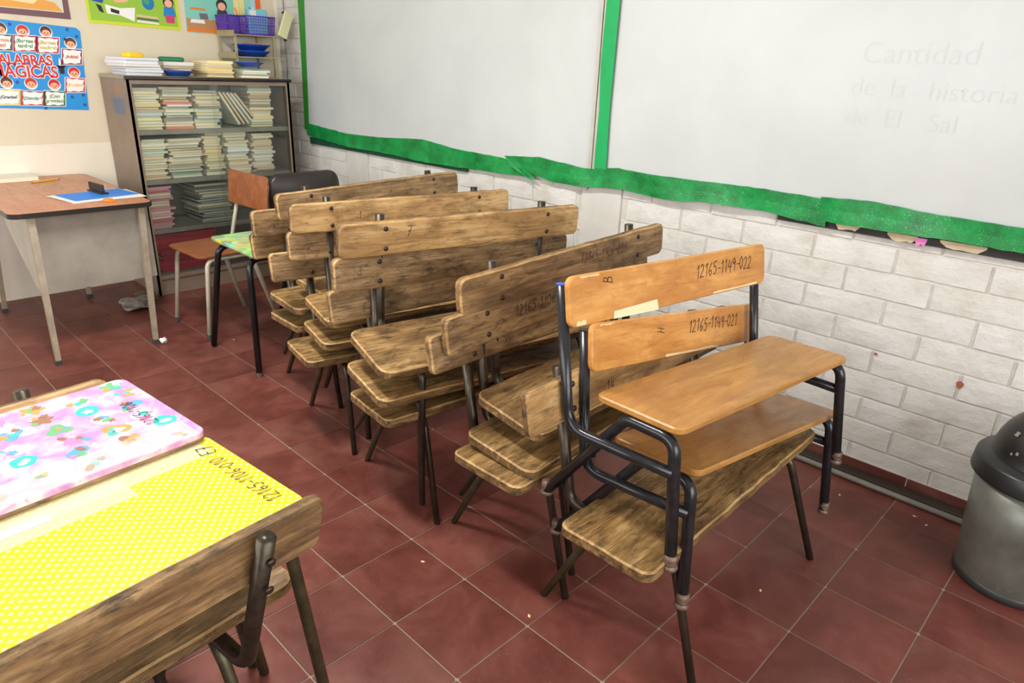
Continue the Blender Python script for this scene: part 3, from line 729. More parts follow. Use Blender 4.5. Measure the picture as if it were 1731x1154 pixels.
dp, cp_ = school_desk((-.50, -1.225, 0), .392, 1.09, .722, 'school desk with a pink patterned cover behind the yellow desk', M['pinkc'], 'pink_cover')
for cv, x0, y0, h in ((cy_, .142, .503, .7003), (cp_, .09, .50, .7223)):
    strokes('12165-1106-010' if cv is cy_ else '12165-1106', .028 if cv is cy_ else .026, (0, 0), lambda a, c, x0=x0, y0=y0, h=h: (x0 - a, y0 - c - a * .0, h + .0012), M['ink'], parent=cv)
strokes('E7', .032, (0, 0), lambda a, c: (-.096 - a, .505 - c + a * .2, .7015), M['ink'], parent=cy_, name='handwritten_mark')
def sheet(name, x0, x1, y0, y1, z, mat, parent, th=.0004):
    return obj(name, boxm(name, x0, x1, y0, y1, z, z + th, mat), parent)
sheet('clear_tape', -.181, -.10, -.52, .50, .7001, M['clear'], cy_)
sheet('clear_tape', -.135, -.06, -.52, .33, .7006, M['clear'], cy_)
sheet('paper_label', -.118, -.094, -.46, .20, .7011, M['paper'], cy_, .0003)
sheet('clear_tape', .115, .195, -.54, .53, .7224, M['clear'], cp_)
sheet('paper_label', .135, .150, -.5, .02, .7229, M['paper'], cp_, .0003)
# printed motifs on the pink cover: plain rounded blots
rr = random.Random(5)
cols = [('print_teal', (62, 190, 178)), ('print_white', (238, 236, 240)), ('print_orange', (232, 148, 84)), ('print_brown', (150, 108, 84)), ('print_green', (104, 170, 120)), ('print_rose', (222, 130, 176)), ('print_blue', (96, 156, 196)), ('print_grey', (190, 186, 196))]
n = 0
for iy in range(13):
    for ix in range(6):
        cx = -.165 + ix * .064 + (.03 if iy % 2 else 0) + rr.uniform(-.008, .008); cyy = .50 - iy * .08 + rr.uniform(-.01, .01)
        if cx > .175: continue
        nm, rgb = cols[(iy * 3 + ix * 5 + (0 if ix % 2 else 4)) % 8]
        rad = rr.uniform(.022, .026) if nm == 'print_teal' else rr.uniform(.017, .024)
        def blot(cx, cyy, rad, nm, rgb, lv):
            ph = rr.uniform(0, 6); k_ = rr.choice((2, 3, 5)); am = 0.06 if nm == 'print_teal' else .28
            pts = [(cx + rad * (1 + am * math.sin(k_ * a + ph)) * math.cos(a), cyy + rad * .95 * (1 + am * math.sin(k_ * a + ph)) * math.sin(a), .7221 + lv * .0001) for a in [2 * PI * q / 20 for q in range(20)]]
            obj('printed_motif', mesh('printed_motif', pts, [tuple(range(20))], C_(nm, rgb, .25)), cp_)
        blot(cx, cyy, rad, nm, rgb, 1)
        if nm != 'print_teal':
            for q in range(4):
                nm2, rgb2 = rr.choice(cols); blot(cx + rr.uniform(-.018, .018), cyy + rr.uniform(-.018, .018), rr.uniform(.006, .011), nm2, rgb2, 2 + q)
        else: blot(cx + .003, cyy, .011, 'print_grey', cols[7][1], 2)

# ------------------------------------------------------------------ trash can
tc = thing('trash_can', 'grey scratched metal trash can with black dome lid by the brick wall', 'trash can', (.925, 1.272, 0))
b = MB(); b.lathe([(.150, .022), (.152, .03), (.162, .2), (.174, .385), (.170, .385), (.158, .2), (.148, .03)], 40); obj('body', b.mesh('bin_body', M['bin'], True), tc)
b = MB(); b.lathe([(.148, 0), (.155, .003), (.155, .024), (.151, .03)], 40); obj('base_ring', b.mesh('base_ring', flat('dark_grey_base_ring', (64, 66, 64), .4, .3), True), tc)
b = MB(); b.lathe([(.174, .366), (.190, .368), (.190, .372), (.186, .418), (.180, .426), (.158, .432), (.152, .436)], 40); lid = obj('lid_rim', b.mesh('lid_rim', M['lidblack'], True), tc)
b = MB(); b.lathe([(.153, .432)] + [(.150 * math.cos(a), .436 + .165 * math.sin(a)) for a in [i * PI / 2 / 9 for i in range(9)]] + [(.004, .601)], 40); dm = obj('dome', b.mesh('dome', M['lidblack'], True), tc)
for k, (a, e, r_) in enumerate(((-2.35, .55, .008), (-2.1, .25, .005), (-2.2, .2, .004), (-2.0, .6, .004))):
    c = Vector((.1505 * math.cos(e) * math.cos(a), .1505 * math.cos(e) * math.sin(a), .436 + .166 * math.sin(e))); q = Vector((math.cos(e) * math.cos(a), math.cos(e) * math.sin(a), math.sin(e))).to_track_quat('Z', 'Y')
    obj('scuff', mesh('scuff', [tuple(c + q @ Vector((r_ * math.cos(t) * (1.4 if i % 2 else .6), r_ * math.sin(t), .0012))) for i, t in enumerate([i * PI / 4 for i in range(8)])], [tuple(range(8))], C_('grey_scuff', (140, 132, 120), .7)), dm)
rb = thing('red_bucket', 'rim of a red plastic bucket showing behind the trash can lid', 'bucket', (1.135, 1.415, 0))
b = MB(); b.lathe([(.085, 0), (.118, .5), (.123, .505), (.123, .52), (.114, .52), (.082, .006)], 32); obj('bucket_body', b.mesh('bucket_body', M['redplastic'], True), rb)
b = MB(); b.tube([(-.11, 0, .5), (-.1, .05, .56), (0, .075, .585), (.1, .05, .56), (.11, 0, .5)], .004, 8, .04); obj('bucket_handle', b.mesh('bucket_handle', M['alu'], True), rb)

# ------------------------------------------------------------------ teacher desk
td = thing('teacher_desk', 'metal teacher desk with brown laminate top against the cream wall', 'desk', (-3.49, -.165, 0))
b = MB(); b.slab(rrect(-.58, .60, -.325, .315, .05, 6), .722, .745, .002, XYZ); dt = obj('desk_top', b.mesh('teacher_top', M['laminate']), td)
b = MB()
ol = rrect(-.584, .604, -.329, .319, .052, 6); n = len(ol); il = rrect(-.581, .601, -.326, .316, .05, 6)
vs_ = [(a, c, .720) for a, c in il] + [(a, c, .720) for a, c in ol] + [(a, c, .744) for a, c in ol] + [(a, c, .744) for a, c in il]
b.add(vs_, [(r_ * n + i, r_ * n + (i + 1) % n, ((r_ + 1) % 4) * n + (i + 1) % n, ((r_ + 1) % 4) * n + i) for r_ in range(4) for i in range(n)])
obj('edge_moulding', b.mesh('edge_moulding', M['lip']), dt)
b = MB(); b.box(.505, .520, -.245, .305, .325, .721); obj('end_panel', b.mesh('end_panel', M['deskmetal']), td)
b = MB(); b.add([(.505, -.245, .721), (.505, -.245, .325), (.40, -.245, .345), (.05, -.245, .56), (-.1, -.245, .721), (.505, -.237, .721), (.505, -.237, .325), (.40, -.237, .345), (.05, -.237, .56), (-.1, -.237, .721)],
      [(0, 1, 2, 3, 4), (9, 8, 7, 6, 5), (0, 5, 6, 1), (1, 6, 7, 2), (2, 7, 8, 3), (3, 8, 9, 4), (4, 9, 5, 0)]); obj('side_panel', b.mesh('side_panel', M['deskmetal']), td)
b = MB(); b.box(-.4, .505, .297, .305, .36, .721); obj('modesty_panel', b.mesh('modesty_panel', M['deskmetal']), td)
def sqleg(p0, p1, s0, s1):
    b = MB(); p0, p1 = Vector(p0), Vector(p1)
    q = [(-1, -1), (1, -1), (1, 1), (-1, 1)]
    b.add([p0 + Vector((a * s0, c * s0, 0)) for a, c in q] + [p1 + Vector((a * s1, c * s1, 0)) for a, c in q], [(3, 2, 1, 0), (4, 5, 6, 7)] + [(i, (i + 1) % 4, 4 + (i + 1) % 4, 4 + i) for i in range(4)])
    return b.mesh('desk_leg', M['deskleg'])
for (tp, ft) in (((.55, -.235, .72), (.675, -.272, 0)), ((.55, .262, .72), (.685, .19, 0)), ((-.40, -.235, .72), (-.37, -.285, 0)), ((-.40, .2, .72), (-.375, .17, 0))):
    d = Vector(tp) - Vector(ft); p1 = Vector(ft) + d * (.02 / d.z)
    lg = obj('leg', sqleg(tuple(p1), tp, .0115, .016), td)
    obj('rubber_foot', boxm('rubber_foot', ft[0] - .014, ft[0] + .016, ft[1] - .015, ft[1] + .015, 0, .022, M['rubber']), lg)
# things on the teacher desk
bk = thing('thick_book', 'white paperback lying at the left end of the teacher desk', 'book', (-3.99, -.26, .745), (0, 0, .05))
b = MB(); b.box(-.09, .09, -.13, .13, 0, .002); b.box(-.09, .09, -.13, .13, .024, .026); b.box(-.09, -.087, -.13, .13, .002, .024); obj('book_cover', b.mesh('book_cover', flat('cream_book_cover', (226, 220, 204), .5)), bk)
obj('page_block', boxm('page_block', -.087, .087, -.127, .127, .002, .024, M['pages']), bk)
pc = thing('pencil', 'yellow pencil lying beside the book on the teacher desk', 'pencil', (-3.84, -.105, .7495), (0, 0, 1.98))
b = MB(); b.tube([(-.085, 0, 0), (.072, 0, 0)], .0048, 6); obj('barrel', b.mesh('barrel', M['pencil']), pc)
b = MB(); b.tube([(.072, 0, 0), (.078, 0, 0), (.088, 0, 0)], lambda t: .0046 * (1 - t) + .0004, 6); obj('tip', b.mesh('pencil_tip', C_('pencil_tip_wood', (150, 96, 60), .6)), pc)
b = MB(); b.tube([(-.095, 0, 0), (-.085, 0, 0)], .0047, 8); obj('eraser', b.mesh('pencil_eraser', C_('pencil_eraser', (196, 120, 110), .7)), pc)
for k, (dx, a) in enumerate(((0, .04), (.012, -.05), (-.01, .1))):
    tag(obj('paper_sheet', boxm('paper_sheet', -.14, .14, -.18, .18, 0, .0012, M['paper']), None, (-3.19 + dx, -.025 + dx, .7455 + k * .0014), (0, 0, a + .1)), 'white paper sheet under the blue folder, %s from the bottom' % ('lowest', 'second', 'third')[k], 'paper', 'paper sheets under the blue folder')
tag(obj('blue_folder', rbox('blue_folder', -.115, .115, -.165, .165, 0, .002, M['blue_card'], .006, .0004), None, (-3.21, -.02, .7500), (0, 0, .16)), 'blue card folder lying on white sheets on the teacher desk', 'folder')
hp = thing('hole_punch', 'black metal hole punch standing on the blue folder', 'hole punch', (-3.27, .0, .7522), (0, 0, -1.45 + PI / 2))
b = MB(); b.slab(rrect(-.085, .085, -.022, .022, .008), 0, .008, .001, XYZ); obj('base', b.mesh('punch_base', M['black']), hp)
b = MB(); b.slab(rrect(-.085, .085, .01, .05, .006), -.012, -.004, .001, lambda a, c, d: (a, d + .004, c)); obj('lever', b.mesh('punch_lever', M['black']), hp)
b = MB(); b.tube([(.045, .012, .008), (.045, .012, .045), (.075, .012, .048), (.08, .012, .01)], .003, 8, .01); obj('spring_wire', b.mesh('punch_wire', M['alu'], True), hp)
sc_ = thing('tape_roll', 'small orange sharpener lying at the edge of the teacher desk', 'sharpener', (-3.01, -.03, .745), (0, 0, .3))
b = MB(); b.lathe([(.022, 0), (.024, .003), (.024, .011), (.02, .014), (.01, .015)], 20); obj('shell', b.mesh('orange_shell', M['orange'], True), sc_)
b = MB(); b.box(.018, .045, -.012, .012, .001, .01); obj('handle', b.mesh('orange_handle', M['orange']), sc_)
sc_.name = 'pencil_sharpener'

# ------------------------------------------------------------------ chairs and small table
oc = thing('school_chair', 'school chair with reddish plywood seat and cream tube legs', 'chair', (-2.865, .25, 0), (0, 0, .05))
b = MB(); b.slab(rrect(-.2, .2, .0, .36, .045, 5), .455, .468, .003, XYZ); obj('seat', b.mesh('chair_seat', M['chair_wood']), oc)
b = MB(); 
def bkmap(a, c, d): return (a, .405 + .12 * (c - .7) + d, c)
b.slab(rrect(-.215, .215, .665, .855, .02, 4, .06, 0), 0.0, .012, .002, bkmap); obj('backrest', b.mesh('chair_back', M['chair_wood']), oc)
for s in (-1, 1):
    b = MB(); b.tube([(s * .2, .0, 0), (s * .178, .05, .44), (s * .178, .3, .44), (s * .205, .43, 0)], .0125, 10, .05); lf = obj('leg_frame', b.mesh('chair_leg', M['tube_cream'], True), oc)
    b = MB(); b.tube([(s * .178, .2, .44), (s * .178, .375, .44), (s * .15, .458, .8)], .011, 10, .05); obj('back_post', b.mesh('chair_post', M['tube_cream'], True), oc)
    b = MB(); b.lathe([(.013, 0), (.0145, .002), (.0145, .03), (.013, .032)], 10, (s * .2, 0, 0)); obj('foot_cap', b.mesh('chair_cap', M['rubber']), lf)
st = thing('student_table', 'small student table with multicoloured cover and black tube legs', 'table', (-2.30, .29, 0))
b = MB(); b.slab(rrect(-.24, .24, -.01, .37, .02, 4), .583, .600, .002, XYZ); tt = obj('table_top', b.mesh('table_top', M['old_wood']), st)
b = MB(); b.slab(rrect(-.241, .241, -.011, .371, .02, 4), .588, .605, .002, XYZ); obj('patterned_cover', b.mesh('patterned_cover', M['multi']), tt)
for s in (-1, 1):
    b = MB(); b.tube([(s * .26, -.055, 0), (s * .165, -.005, .566), (s * .165, .32, .566), (s * .25, .42, 0)], .016, 10, .06); lf = obj('leg_frame', b.mesh('table_leg', M['tube_gloss'], True), st)
    b = MB(); b.lathe([(.015, 0), (.0165, .003), (.0145, .018), (.0145, .022)], 10, (s * .26, -.055, 0)); obj('foot_cap', b.mesh('table_cap', M['cap']), lf)
b = MB(); b.tube([(-.165, .15, .552), (.165, .15, .552)], .011, 8); b.tube([(-.19, .35, .42), (.19, .35, .42)], .009, 8); obj('crossbar', b.mesh('crossbar', M['tube_gloss'], True), st)
vc = thing('vinyl_chair', 'black vinyl padded chair behind the benches near the corner', 'chair', (-2.72, 1.005, 0))
b = MB()
def vmap(a, c, d): return (-.06 + d - .10 * (c - .66) - .5 * a * a, a, c)
b.slab(rrect(-.235, .235, .52, .845, .075, 7), -.045, .0, .012, vmap); obj('backrest', b.mesh('vinyl_back', M['vinyl'], True), vc)
b = MB(); b.slab(rrect(-.02, .40, -.22, .22, .06, 6), .40, .46, .014, XYZ); obj('seat', b.mesh('vinyl_seat', M['vinyl'], True), vc)
for s in (-1, 1):
    b = MB(); b.tube([(.40, s * .22, 0), (.36, s * .2, .385), (-.08, s * .2, .385), (-.098, s * .17, .62)], .011, 10, .05); obj('leg_frame', b.mesh('vinyl_front_leg', M['tube_gloss'], True), vc)
    b = MB(); b.tube([(-.13, s * .22, 0), (-.02, s * .2, .385)], .011, 10); obj('rear_leg', b.mesh('vinyl_rear_leg', M['tube_gloss'], True), vc)

# ------------------------------------------------------------------ bookcase
BX0, BX1, BY0, BY1, BZ = XW + .012, -3.61, .342, 1.378, 1.345
bc = thing('bookcase', 'taupe metal bookcase with sliding glass doors full of books', 'bookcase', ((BX0 + BX1) / 2, (BY0 + BY1) / 2, 0))
ox, oy = (BX0 + BX1) / 2, (BY0 + BY1) / 2; hx, hy = (BX1 - BX0) / 2, (BY1 - BY0) / 2
def bpart(name, x0, x1, y0, y1, z0, z1, mat): return obj(name, boxm(name, x0, x1, y0, y1, z0, z1, M[mat]), bc)
bpart('side_panel', -hx, hx, -hy, -hy + .016, 0, BZ - .02, 'taupe'); bpart('side_panel', -hx, hx, hy - .016, hy, 0, BZ - .02, 'taupe')
bpart('back_panel', -hx, -hx + .01, -hy + .016, hy - .016, 0.02, BZ - .02, 'taupe_in')
tp = bpart('top_panel', -hx, hx, -hy - .004, hy + .004, BZ - .02, BZ, 'tray'); 
b = MB(); b.tube([(hx + .004, -hy - .008, BZ - .012), (hx + .004, hy + .012, BZ - .012)], .011, 10); obj('front_lip', b.mesh('front_lip', M['lip'], True), tp)
SH = (1.035, .735, .425, .135)
for z in SH: bpart('shelf', -hx + .01, hx - .03, -hy + .016, hy - .016, z - .028, z, 'taupe_in')
bpart('plinth', hx - .04, hx - .012, -hy + .016, hy - .016, 0, .105, 'taupe')
for (a0, a1) in ((-hy, -hy + .028), (hy - .028, hy)): bpart('stile', hx - .002, hx, a0, a1, 0.0, BZ - .02, 'taupe')
bpart('top_rail', hx - .014, hx, -hy + .028, hy - .028, BZ - .045, BZ - .02, 'taupe')
bpart('bottom_rail', hx - .014, hx, -hy + .028, hy - .028, .105, .13, 'taupe')
bpart('glass_door', hx - .013, hx - .010, -hy + .02, .02, .13, BZ - .045, 'glass'); bpart('glass_door', hx - .022, hx - .019, -.02, hy - .02, .13, BZ - .045, 'glass')
o = bpart('sticker', -.05, .13, -hy - .0008, -hy, 1.12, 1.21, 'taupe'); o.data.materials[0] = C_('blue_grey_sticker', (104, 114, 132), .5)
o = bpart('sticker', -.02, .14, -hy - .0008, -hy, 1.23, 1.30, 'taupe'); o.data.materials[0] = C_('tan_sticker', (152, 122, 98), .5)
# books: unit mesh scaled per book (x depth, y width, z thickness), base at z = 0
def book_unit(spine_front):
    b = MB(); b.box(-.5, .5, -.5, .5, 0, .17, 0); b.box(-.5, .5, -.5, .5, .83, .985, 0)
    if spine_front: b.box(.47, .5, -.5, .5, .17, .83, 0); b.box(-.48, .47, -.485, .485, .17, .83, 1)
    else: b.box(-.5, -.47, -.5, .5, .17, .83, 0); b.box(-.47, .47, -.485, .485, .17, .83, 1)
    return b.mesh('book_spine' if spine_front else 'book_pages', [M['cover'], M['pages']])
BU = (book_unit(False), book_unit(True))
PAL = [(242, 236, 214), (230, 228, 196), (222, 230, 208), (246, 242, 232), (236, 222, 184), (206, 222, 206), (240, 228, 202), (246, 246, 242), (230, 204, 170), (190, 210, 216), (176, 166, 130), (150, 172, 152), (206, 176, 140), (160, 150, 140)]
PINK = [(216, 150, 164), (206, 140, 152), (224, 172, 180), (196, 130, 142), (210, 186, 170)]
DARK = [(120, 122, 108), (150, 152, 134), (92, 98, 96), (176, 176, 156), (60, 96, 130), (104, 84, 66), (140, 150, 132)]
CREAM = [(246, 228, 170), (240, 218, 160), (250, 234, 184), (234, 210, 154)]
ORDN = 'first second third fourth fifth sixth seventh eighth ninth tenth eleventh twelfth thirteenth fourteenth fifteenth sixteenth seventeenth eighteenth'.split()
def stack(where, y0, y1, z, ztop, n, pal, seed, xf=BX1 - .05, depth=.27, spine=.35, jit=.012, lean=0.0, cat='book'):
    rr = random.Random(seed); w = (y1 - y0); zz = z + .0006; th = (ztop - z) / n; yc = (y0 + y1) / 2; grp = 'books ' + where
    for k in range(n):
        t = th * rr.uniform(.75, 1.25); ww = w * rr.uniform(.82, 1.0); dd = depth * rr.uniform(.9, 1.0)
        o = obj('book', BU[1 if rr.random() < spine else 0], None, (xf - dd / 2 - rr.uniform(0, .03), yc + rr.uniform(-jit, jit) + lean * k, zz), (0, 0, rr.uniform(-.06, .06) + (PI if False else 0)), (dd, ww, t - .0004))
        c = rr.choice(pal); c = tuple(max(0, min(255, v * rr.uniform(.86, 1.0) if False else v)) for v in c); o.color = lin(c)
        tag(o, 'book lying %s from the bottom in the %s' % (ORDN[k], where), cat, grp); zz += t
    return zz
s1, s2, s3 = SH[0], SH[1], SH[2]
PALc = PAL + [(232, 140, 110), (120, 170, 196), (96, 128, 170), (222, 170, 120)]
stack('leftmost stack on the top bookcase shelf', .368, .545, s1, 1.295, 15, PAL + CREAM, 11)
stack('second stack on the top bookcase shelf', .553, .735, s1, 1.285, 16, PALc, 12)
stack('third stack on the top bookcase shelf', .745, .915, s1, 1.27, 13, CREAM + PAL, 13)
stack('rightmost stack on the top bookcase shelf', 1.105, 1.275, s1, 1.30, 15, PAL + CREAM, 14)
rr = random.Random(3)
for k in range(5):
    a = .62 + .05 * k; L = .24
    o = obj('book', BU[0], None, (BX1 - .17, .945 + .026 * k + .05, s1 + .01 + .004), (PI / 2 - a + PI, 0, 0), (.2, L, .016)); o.color = lin(rr.choice([(196, 214, 222), (200, 160, 110), (226, 222, 206), (170, 130, 92), (214, 216, 206)]))
    o.location = (BX1 - .17, 1.085 - .029 * k, s1 + .115 - .0 * k)
    o.rotation_euler = (-.92 - .03 * k, 0, 0)
    tag(o, 'book leaning slantwise on the top bookcase shelf, %s from the right' % ORDN[k], 'book', 'leaning books on the top shelf')
stack('leftmost stack on the second bookcase shelf', .368, .535, s2, .985, 16, PAL, 21, spine=.15)
stack('second stack on the second bookcase shelf', .542, .768, s2, .975, 17, PAL, 22, spine=.15)
stack('third stack on the second bookcase shelf', .775, .90, s2, .993, 15, CREAM + PAL, 23)
stack('fourth stack on the second bookcase shelf', .915, 1.08, s2, .99, 15, PAL + CREAM, 24, jit=.02)
stack('rightmost stack on the second bookcase shelf', 1.10, 1.255, s2, .993, 17, PAL + [(226, 196, 186)], 25)
stack('pink stack on the third bookcase shelf', .372, .53, s3, .70, 18, PINK, 31, spine=.6)
stack('dark stack on the third bookcase shelf', .68, .94, s3, .69, 16, DARK, 32, jit=.025)
stack('red stack on the lowest bookcase shelf', .38, .80, SH[3], .365, 7, [(176, 24, 52), (160, 20, 46), (188, 34, 60)], 33, spine=1.0, depth=.3, jit=.006)
# on top of the bookcase
zt = BZ + .0005
def papers(where, y0, y1, z, n, th, pal, seed, xf, depth, cat='paper'):
    rr = random.Random(seed); zz = z
    for k in range(n):
        t = th * rr.uniform(.7, 1.3); o = obj('paper_bundle', None, None); bpy.data.objects.remove(o)
        bb = MB(); w = (y1 - y0) / 2 * rr.uniform(.9, 1.0); d = depth / 2 * rr.uniform(.92, 1); bb.slab(rrect(-d, d, -w, w, .006, 2), 0, t - .0005, min(.0015, t * .2), XYZ)
        o = obj('paper_bundle', bb.mesh('paper_bundle', flat('paper_tint_%d_%d' % (seed, k), rr.choice(pal), .75)), None, (xf - depth / 2 + rr.uniform(-.012, .012), (y0 + y1) / 2 + rr.uniform(-.018, .018), zz), (0, 0, rr.uniform(-.16, .16)))
        tag(o, 'paper bundle %s from the bottom, %s' % (ORDN[k], where), cat, 'paper bundles in the ' + where); zz += t + .0004
    return zz
za = papers('leftmost stack on top of the bookcase', .355, .575, zt, 6, .018, [(226, 228, 232), (214, 216, 222), (232, 226, 218), (204, 206, 212)], 41, BX1 - .05, .26)
yb = thing('yellow_box', 'yellow tape dispenser lying on the white papers atop the bookcase', 'tape dispenser', (-3.79, .46, za), (0, 0, .3))
b = MB(); b.slab(rrect(-.035, .035, -.05, .05, .012), 0, .028, .004, XYZ); obj('casing', b.mesh('casing', M['yellow']), yb)
b = MB(); b.slab(rrect(-.02, .02, .05, .058, .003), .006, .022, .001, XYZ); obj('cutter', b.mesh('cutter', C_('amber_plastic', (196, 120, 40), .4)), yb); yb.name = 'tape_dispenser'
zb = papers('second stack on top of the bookcase', .60, .80, zt, 4, .02, [(206, 196, 180), (190, 172, 150), (224, 220, 212), (150, 110, 84)], 42, BX1 - .12, .24)
def plate(name, loc, r, label, mat, hgt=.028, tilt=(0, 0, 0)):
    t = thing(name, label, 'plate', loc, tilt)
    b = MB(); b.lathe([(r * .6, 0), (r * .66, .002), (r * .95, hgt), (r, hgt), (r * .99, hgt - .004), (r * .68, .005)][:4] + [(r * .97, hgt - .002), (r * .64, .005)], 28); obj('dish', b.mesh('dish', mat, True), t)
    b = MB(); b.lathe([(r * .96, hgt), (r * 1.01, hgt + .001), (r * 1.01, hgt + .005), (r * .96, hgt + .005)], 28); obj('dish_rim', b.mesh('dish_rim', mat, True), t)
    return t
plate('plastic_plate', (BX1 - .092, .68, zt), .088, 'blue plastic plate on the bookcase edge in front of papers', M['blue'])
tag(obj('paper_note', rbox('paper_note', -.05, .05, -.035, .035, 0, .004, M['sponge'], .005, .0008), None, (BX1 - .092, .69, zt + .0352), (0, 0, .2)), 'pale yellow note pad lying on the front blue plate', 'note pad')
pcse = thing('pencil_case', 'green pencil case on the papers behind the front blue plate', 'pencil case', (BX1 - .2, .69, zb), (0, 0, 1.4))
b = MB(); b.slab(rrect(-.075, .075, -.03, .03, .02, 5), 0, .026, .007, XYZ); obj('pouch', b.mesh('pouch', M['greenp']), pcse)
b = MB(); b.tube([(-.06, 0, .027), (.06, 0, .027)], .002, 6); obj('zipper', b.mesh('zipper', M['alu']), pcse)
stack('cream stack on top of the bookcase', .845, 1.03, zt, zt + .105, 8, CREAM, 43, xf=BX1 - .06, depth=.24, spine=.5)
stack('rightmost stack on top of the bookcase', 1.085, 1.29, zt, zt + .065, 5, PAL, 44, xf=BX1 - .06, depth=.2, spine=.3)
# tiered tray
ty0, ty1, tx0, tx1 = 1.115, 1.47, -4.06, -3.80
tr = thing('tiered_tray', 'beige metal two tier tray rack on top of the bookcase', 'tray rack', ((tx0 + tx1) / 2, (ty0 + ty1) / 2, zt))
cx, cyy = (tx0 + tx1) / 2, (ty0 + ty1) / 2; a, c = (tx1 - tx0) / 2, (ty1 - ty0) / 2
for z in (.125, .262):
    s = obj('tier', boxm('tier', -a, a, -c, c, z, z + .006, M['tray']), tr)
    obj('tier_edge', boxm('tier_edge', -a, a, -c - .002, -c, z - .008, z + .03, M['tray']), s); obj('tier_edge', boxm('tier_edge', -a, -a + .002, -c, c, z, z + .03, M['tray']), s)
for (xx, yy) in ((-a + .012, -c + .008), (a - .012, -c + .008), (-a + .012, .10), (a - .012, .10)):
    obj('upright', boxm('upright', xx - .014, xx + .014, yy - .003, yy + .003, 0, .262, M['tray']), tr)
plate('plastic_plate', (-3.93, 1.29, zt + .1315), .122, 'lower blue plastic bowl of the pair on the tray rack', M['blue'], .034)
plate('plastic_plate', (-3.93, 1.295, zt + .1715), .122, 'upper blue plastic bowl of the pair on the tray rack', M['blue'], .034)
plate('plastic_plate', (-3.72, 1.16, zt + .0665), .09, 'blue plastic plate under the tray rack on the books', M['blue'], .026)
b = MB(); b.tube([(-.06, 0, 0), (.06, 0, 0)], .005, 8); tag(obj('glue_stick', b.mesh('glue_stick', C_('salmon_stick', (206, 120, 108), .5)), None, (-3.87, 1.27, zt + .2165), (0, 0, 1.2)), 'salmon pink stick lying across the blue bowls', 'stick')
# purple basket with pens
def basket(loc, l, label):
    t = thing('basket', label, 'basket', loc); w = .085; h = .115
    n_ = 7
    b = MB(); b.box(-w * .85, w * .85, -l * .9, l * .9, 0, .003); obj('basket_floor', b.mesh('basket_floor', M['purple']), t)
    b = MB(); b.tube([(-w, -l, h), (w, -l, h), (w, l, h), (-w, l, h), (-w, -l, h)], .005, 6, .01); b.tube([(-w * .94, -l * .96, h * .55), (w * .94, -l * .96, h * .55), (w * .94, l * .96, h * .55), (-w * .94, l * .96, h * .55), (-w * .94, -l * .96, h * .55)], .0028, 6); b.tube([(-w * .87, -l * .91, .008), (w * .87, -l * .91, .008), (w * .87, l * .91, .008), (-w * .87, l * .91, .008), (-w * .87, -l * .91, .008)], .004, 6); obj('basket_rim', b.mesh('basket_rim', M['purple'], True), t)
    b = MB()
    for z in (.22, .4, .7, .85):
        f = .86 + .14 * z
        b.tube([(-w * f, -l * (.9 + .1 * z), h * z), (w * f, -l * (.9 + .1 * z), h * z), (w * f, l * (.9 + .1 * z), h * z), (-w * f, l * (.9 + .1 * z), h * z), (-w * f, -l * (.9 + .1 * z), h * z)], .0016, 4)
    for k in range(13):
        q = -1 + 2 * k / 12
        for s in (-1, 1):
            b.tube([(s * w * .86, q * l * .9, .004), (s * w, q * l, h)], .0022, 5); b.tube([(q * w * .86, s * l * .9, .004), (q * w, s * l, h)], .0022, 5)
    obj('lattice', b.mesh('lattice', M['purple']), t); return t
zb2 = zt + .2685
basket((-3.885, 1.31, zb2), .105, 'purple plastic basket full of pens on the tray rack')
basket((-3.97, 1.16, zb2), .045, 'purple plastic basket behind, at the left end of the tray rack')
rr = random.Random(8)
for k in range(9):
    c3 = [(240, 120, 40), (60, 150, 200), (236, 236, 236), (30, 60, 160), (120, 180, 220), (196, 140, 90), (40, 40, 46), (250, 200, 40), (110, 190, 210)][k]
    b = MB(); b.tube([(0, 0, 0), (0, 0, .165)], .0055, 8); o = obj('pen', b.mesh('pen', C_('pen_colour_%d' % k, c3, .4)), None, (-3.90 + rr.uniform(-.03, .04), 1.235 + k * .0155, zb2 + .006), (rr.uniform(-.25, .25), rr.uniform(-.12, .12), 0))
    tag(o, ['orange', 'sky blue', 'white', 'dark blue', 'pale blue', 'tan', 'black', 'yellow', 'turquoise'][k] + ' pen standing in the front purple basket', 'pen', 'pens in the purple basket')
pb = thing('plastic_pouch', 'white and blue printed packet in the front purple basket', 'packet', (-3.85, 1.32, zb2 + .006))
b = MB(); b.slab(rrect(-.075, .06, 0, .155, .01, 3), -.012, .012, .004, lambda a, c, d: (d, a, c)); obj('packet_body', b.mesh('packet_body', C_('packet_blue', (120, 190, 214), .35)), pb)
b = MB(); b.slab(rrect(-.065, -.02, .105, .15, .006, 2), .012, .0126, .0002, lambda a, c, d: (d, a, c)); obj('packet_print', b.mesh('packet_print', M['paper']), pb)
tag(obj('foam_board', rbox('foam_board', -.007, .007, -.035, .035, -.085, .085, M['sponge'], .003, .002), None, (-3.79, 1.485, 1.69), (-.35, .12, .1)), 'pale yellow eraser block leaning against the brick wall by the basket', 'eraser')
b = MB(); b.tube([(-3.965, YW - .004, 2.2), (-3.97, YW - .004, 1.75), (-3.985, YW - .004, 1.6), (-3.975, YW - .004, 1.45), (-3.99, YW - .004, 1.3)], .0035, 6, .05); wc = thing('wall_cable', 'thin pale cable running down the brick wall beside the bookcase', 'cable', (0, 0, 0)); obj('wire', b.mesh('wire', M['pipe'], True), wc)
for z in (1.78, 1.6): obj('cable_clip', boxm('cable_clip', -3.99, -3.96, YW - .01, YW, z - .006, z + .006, M['black']), wc)

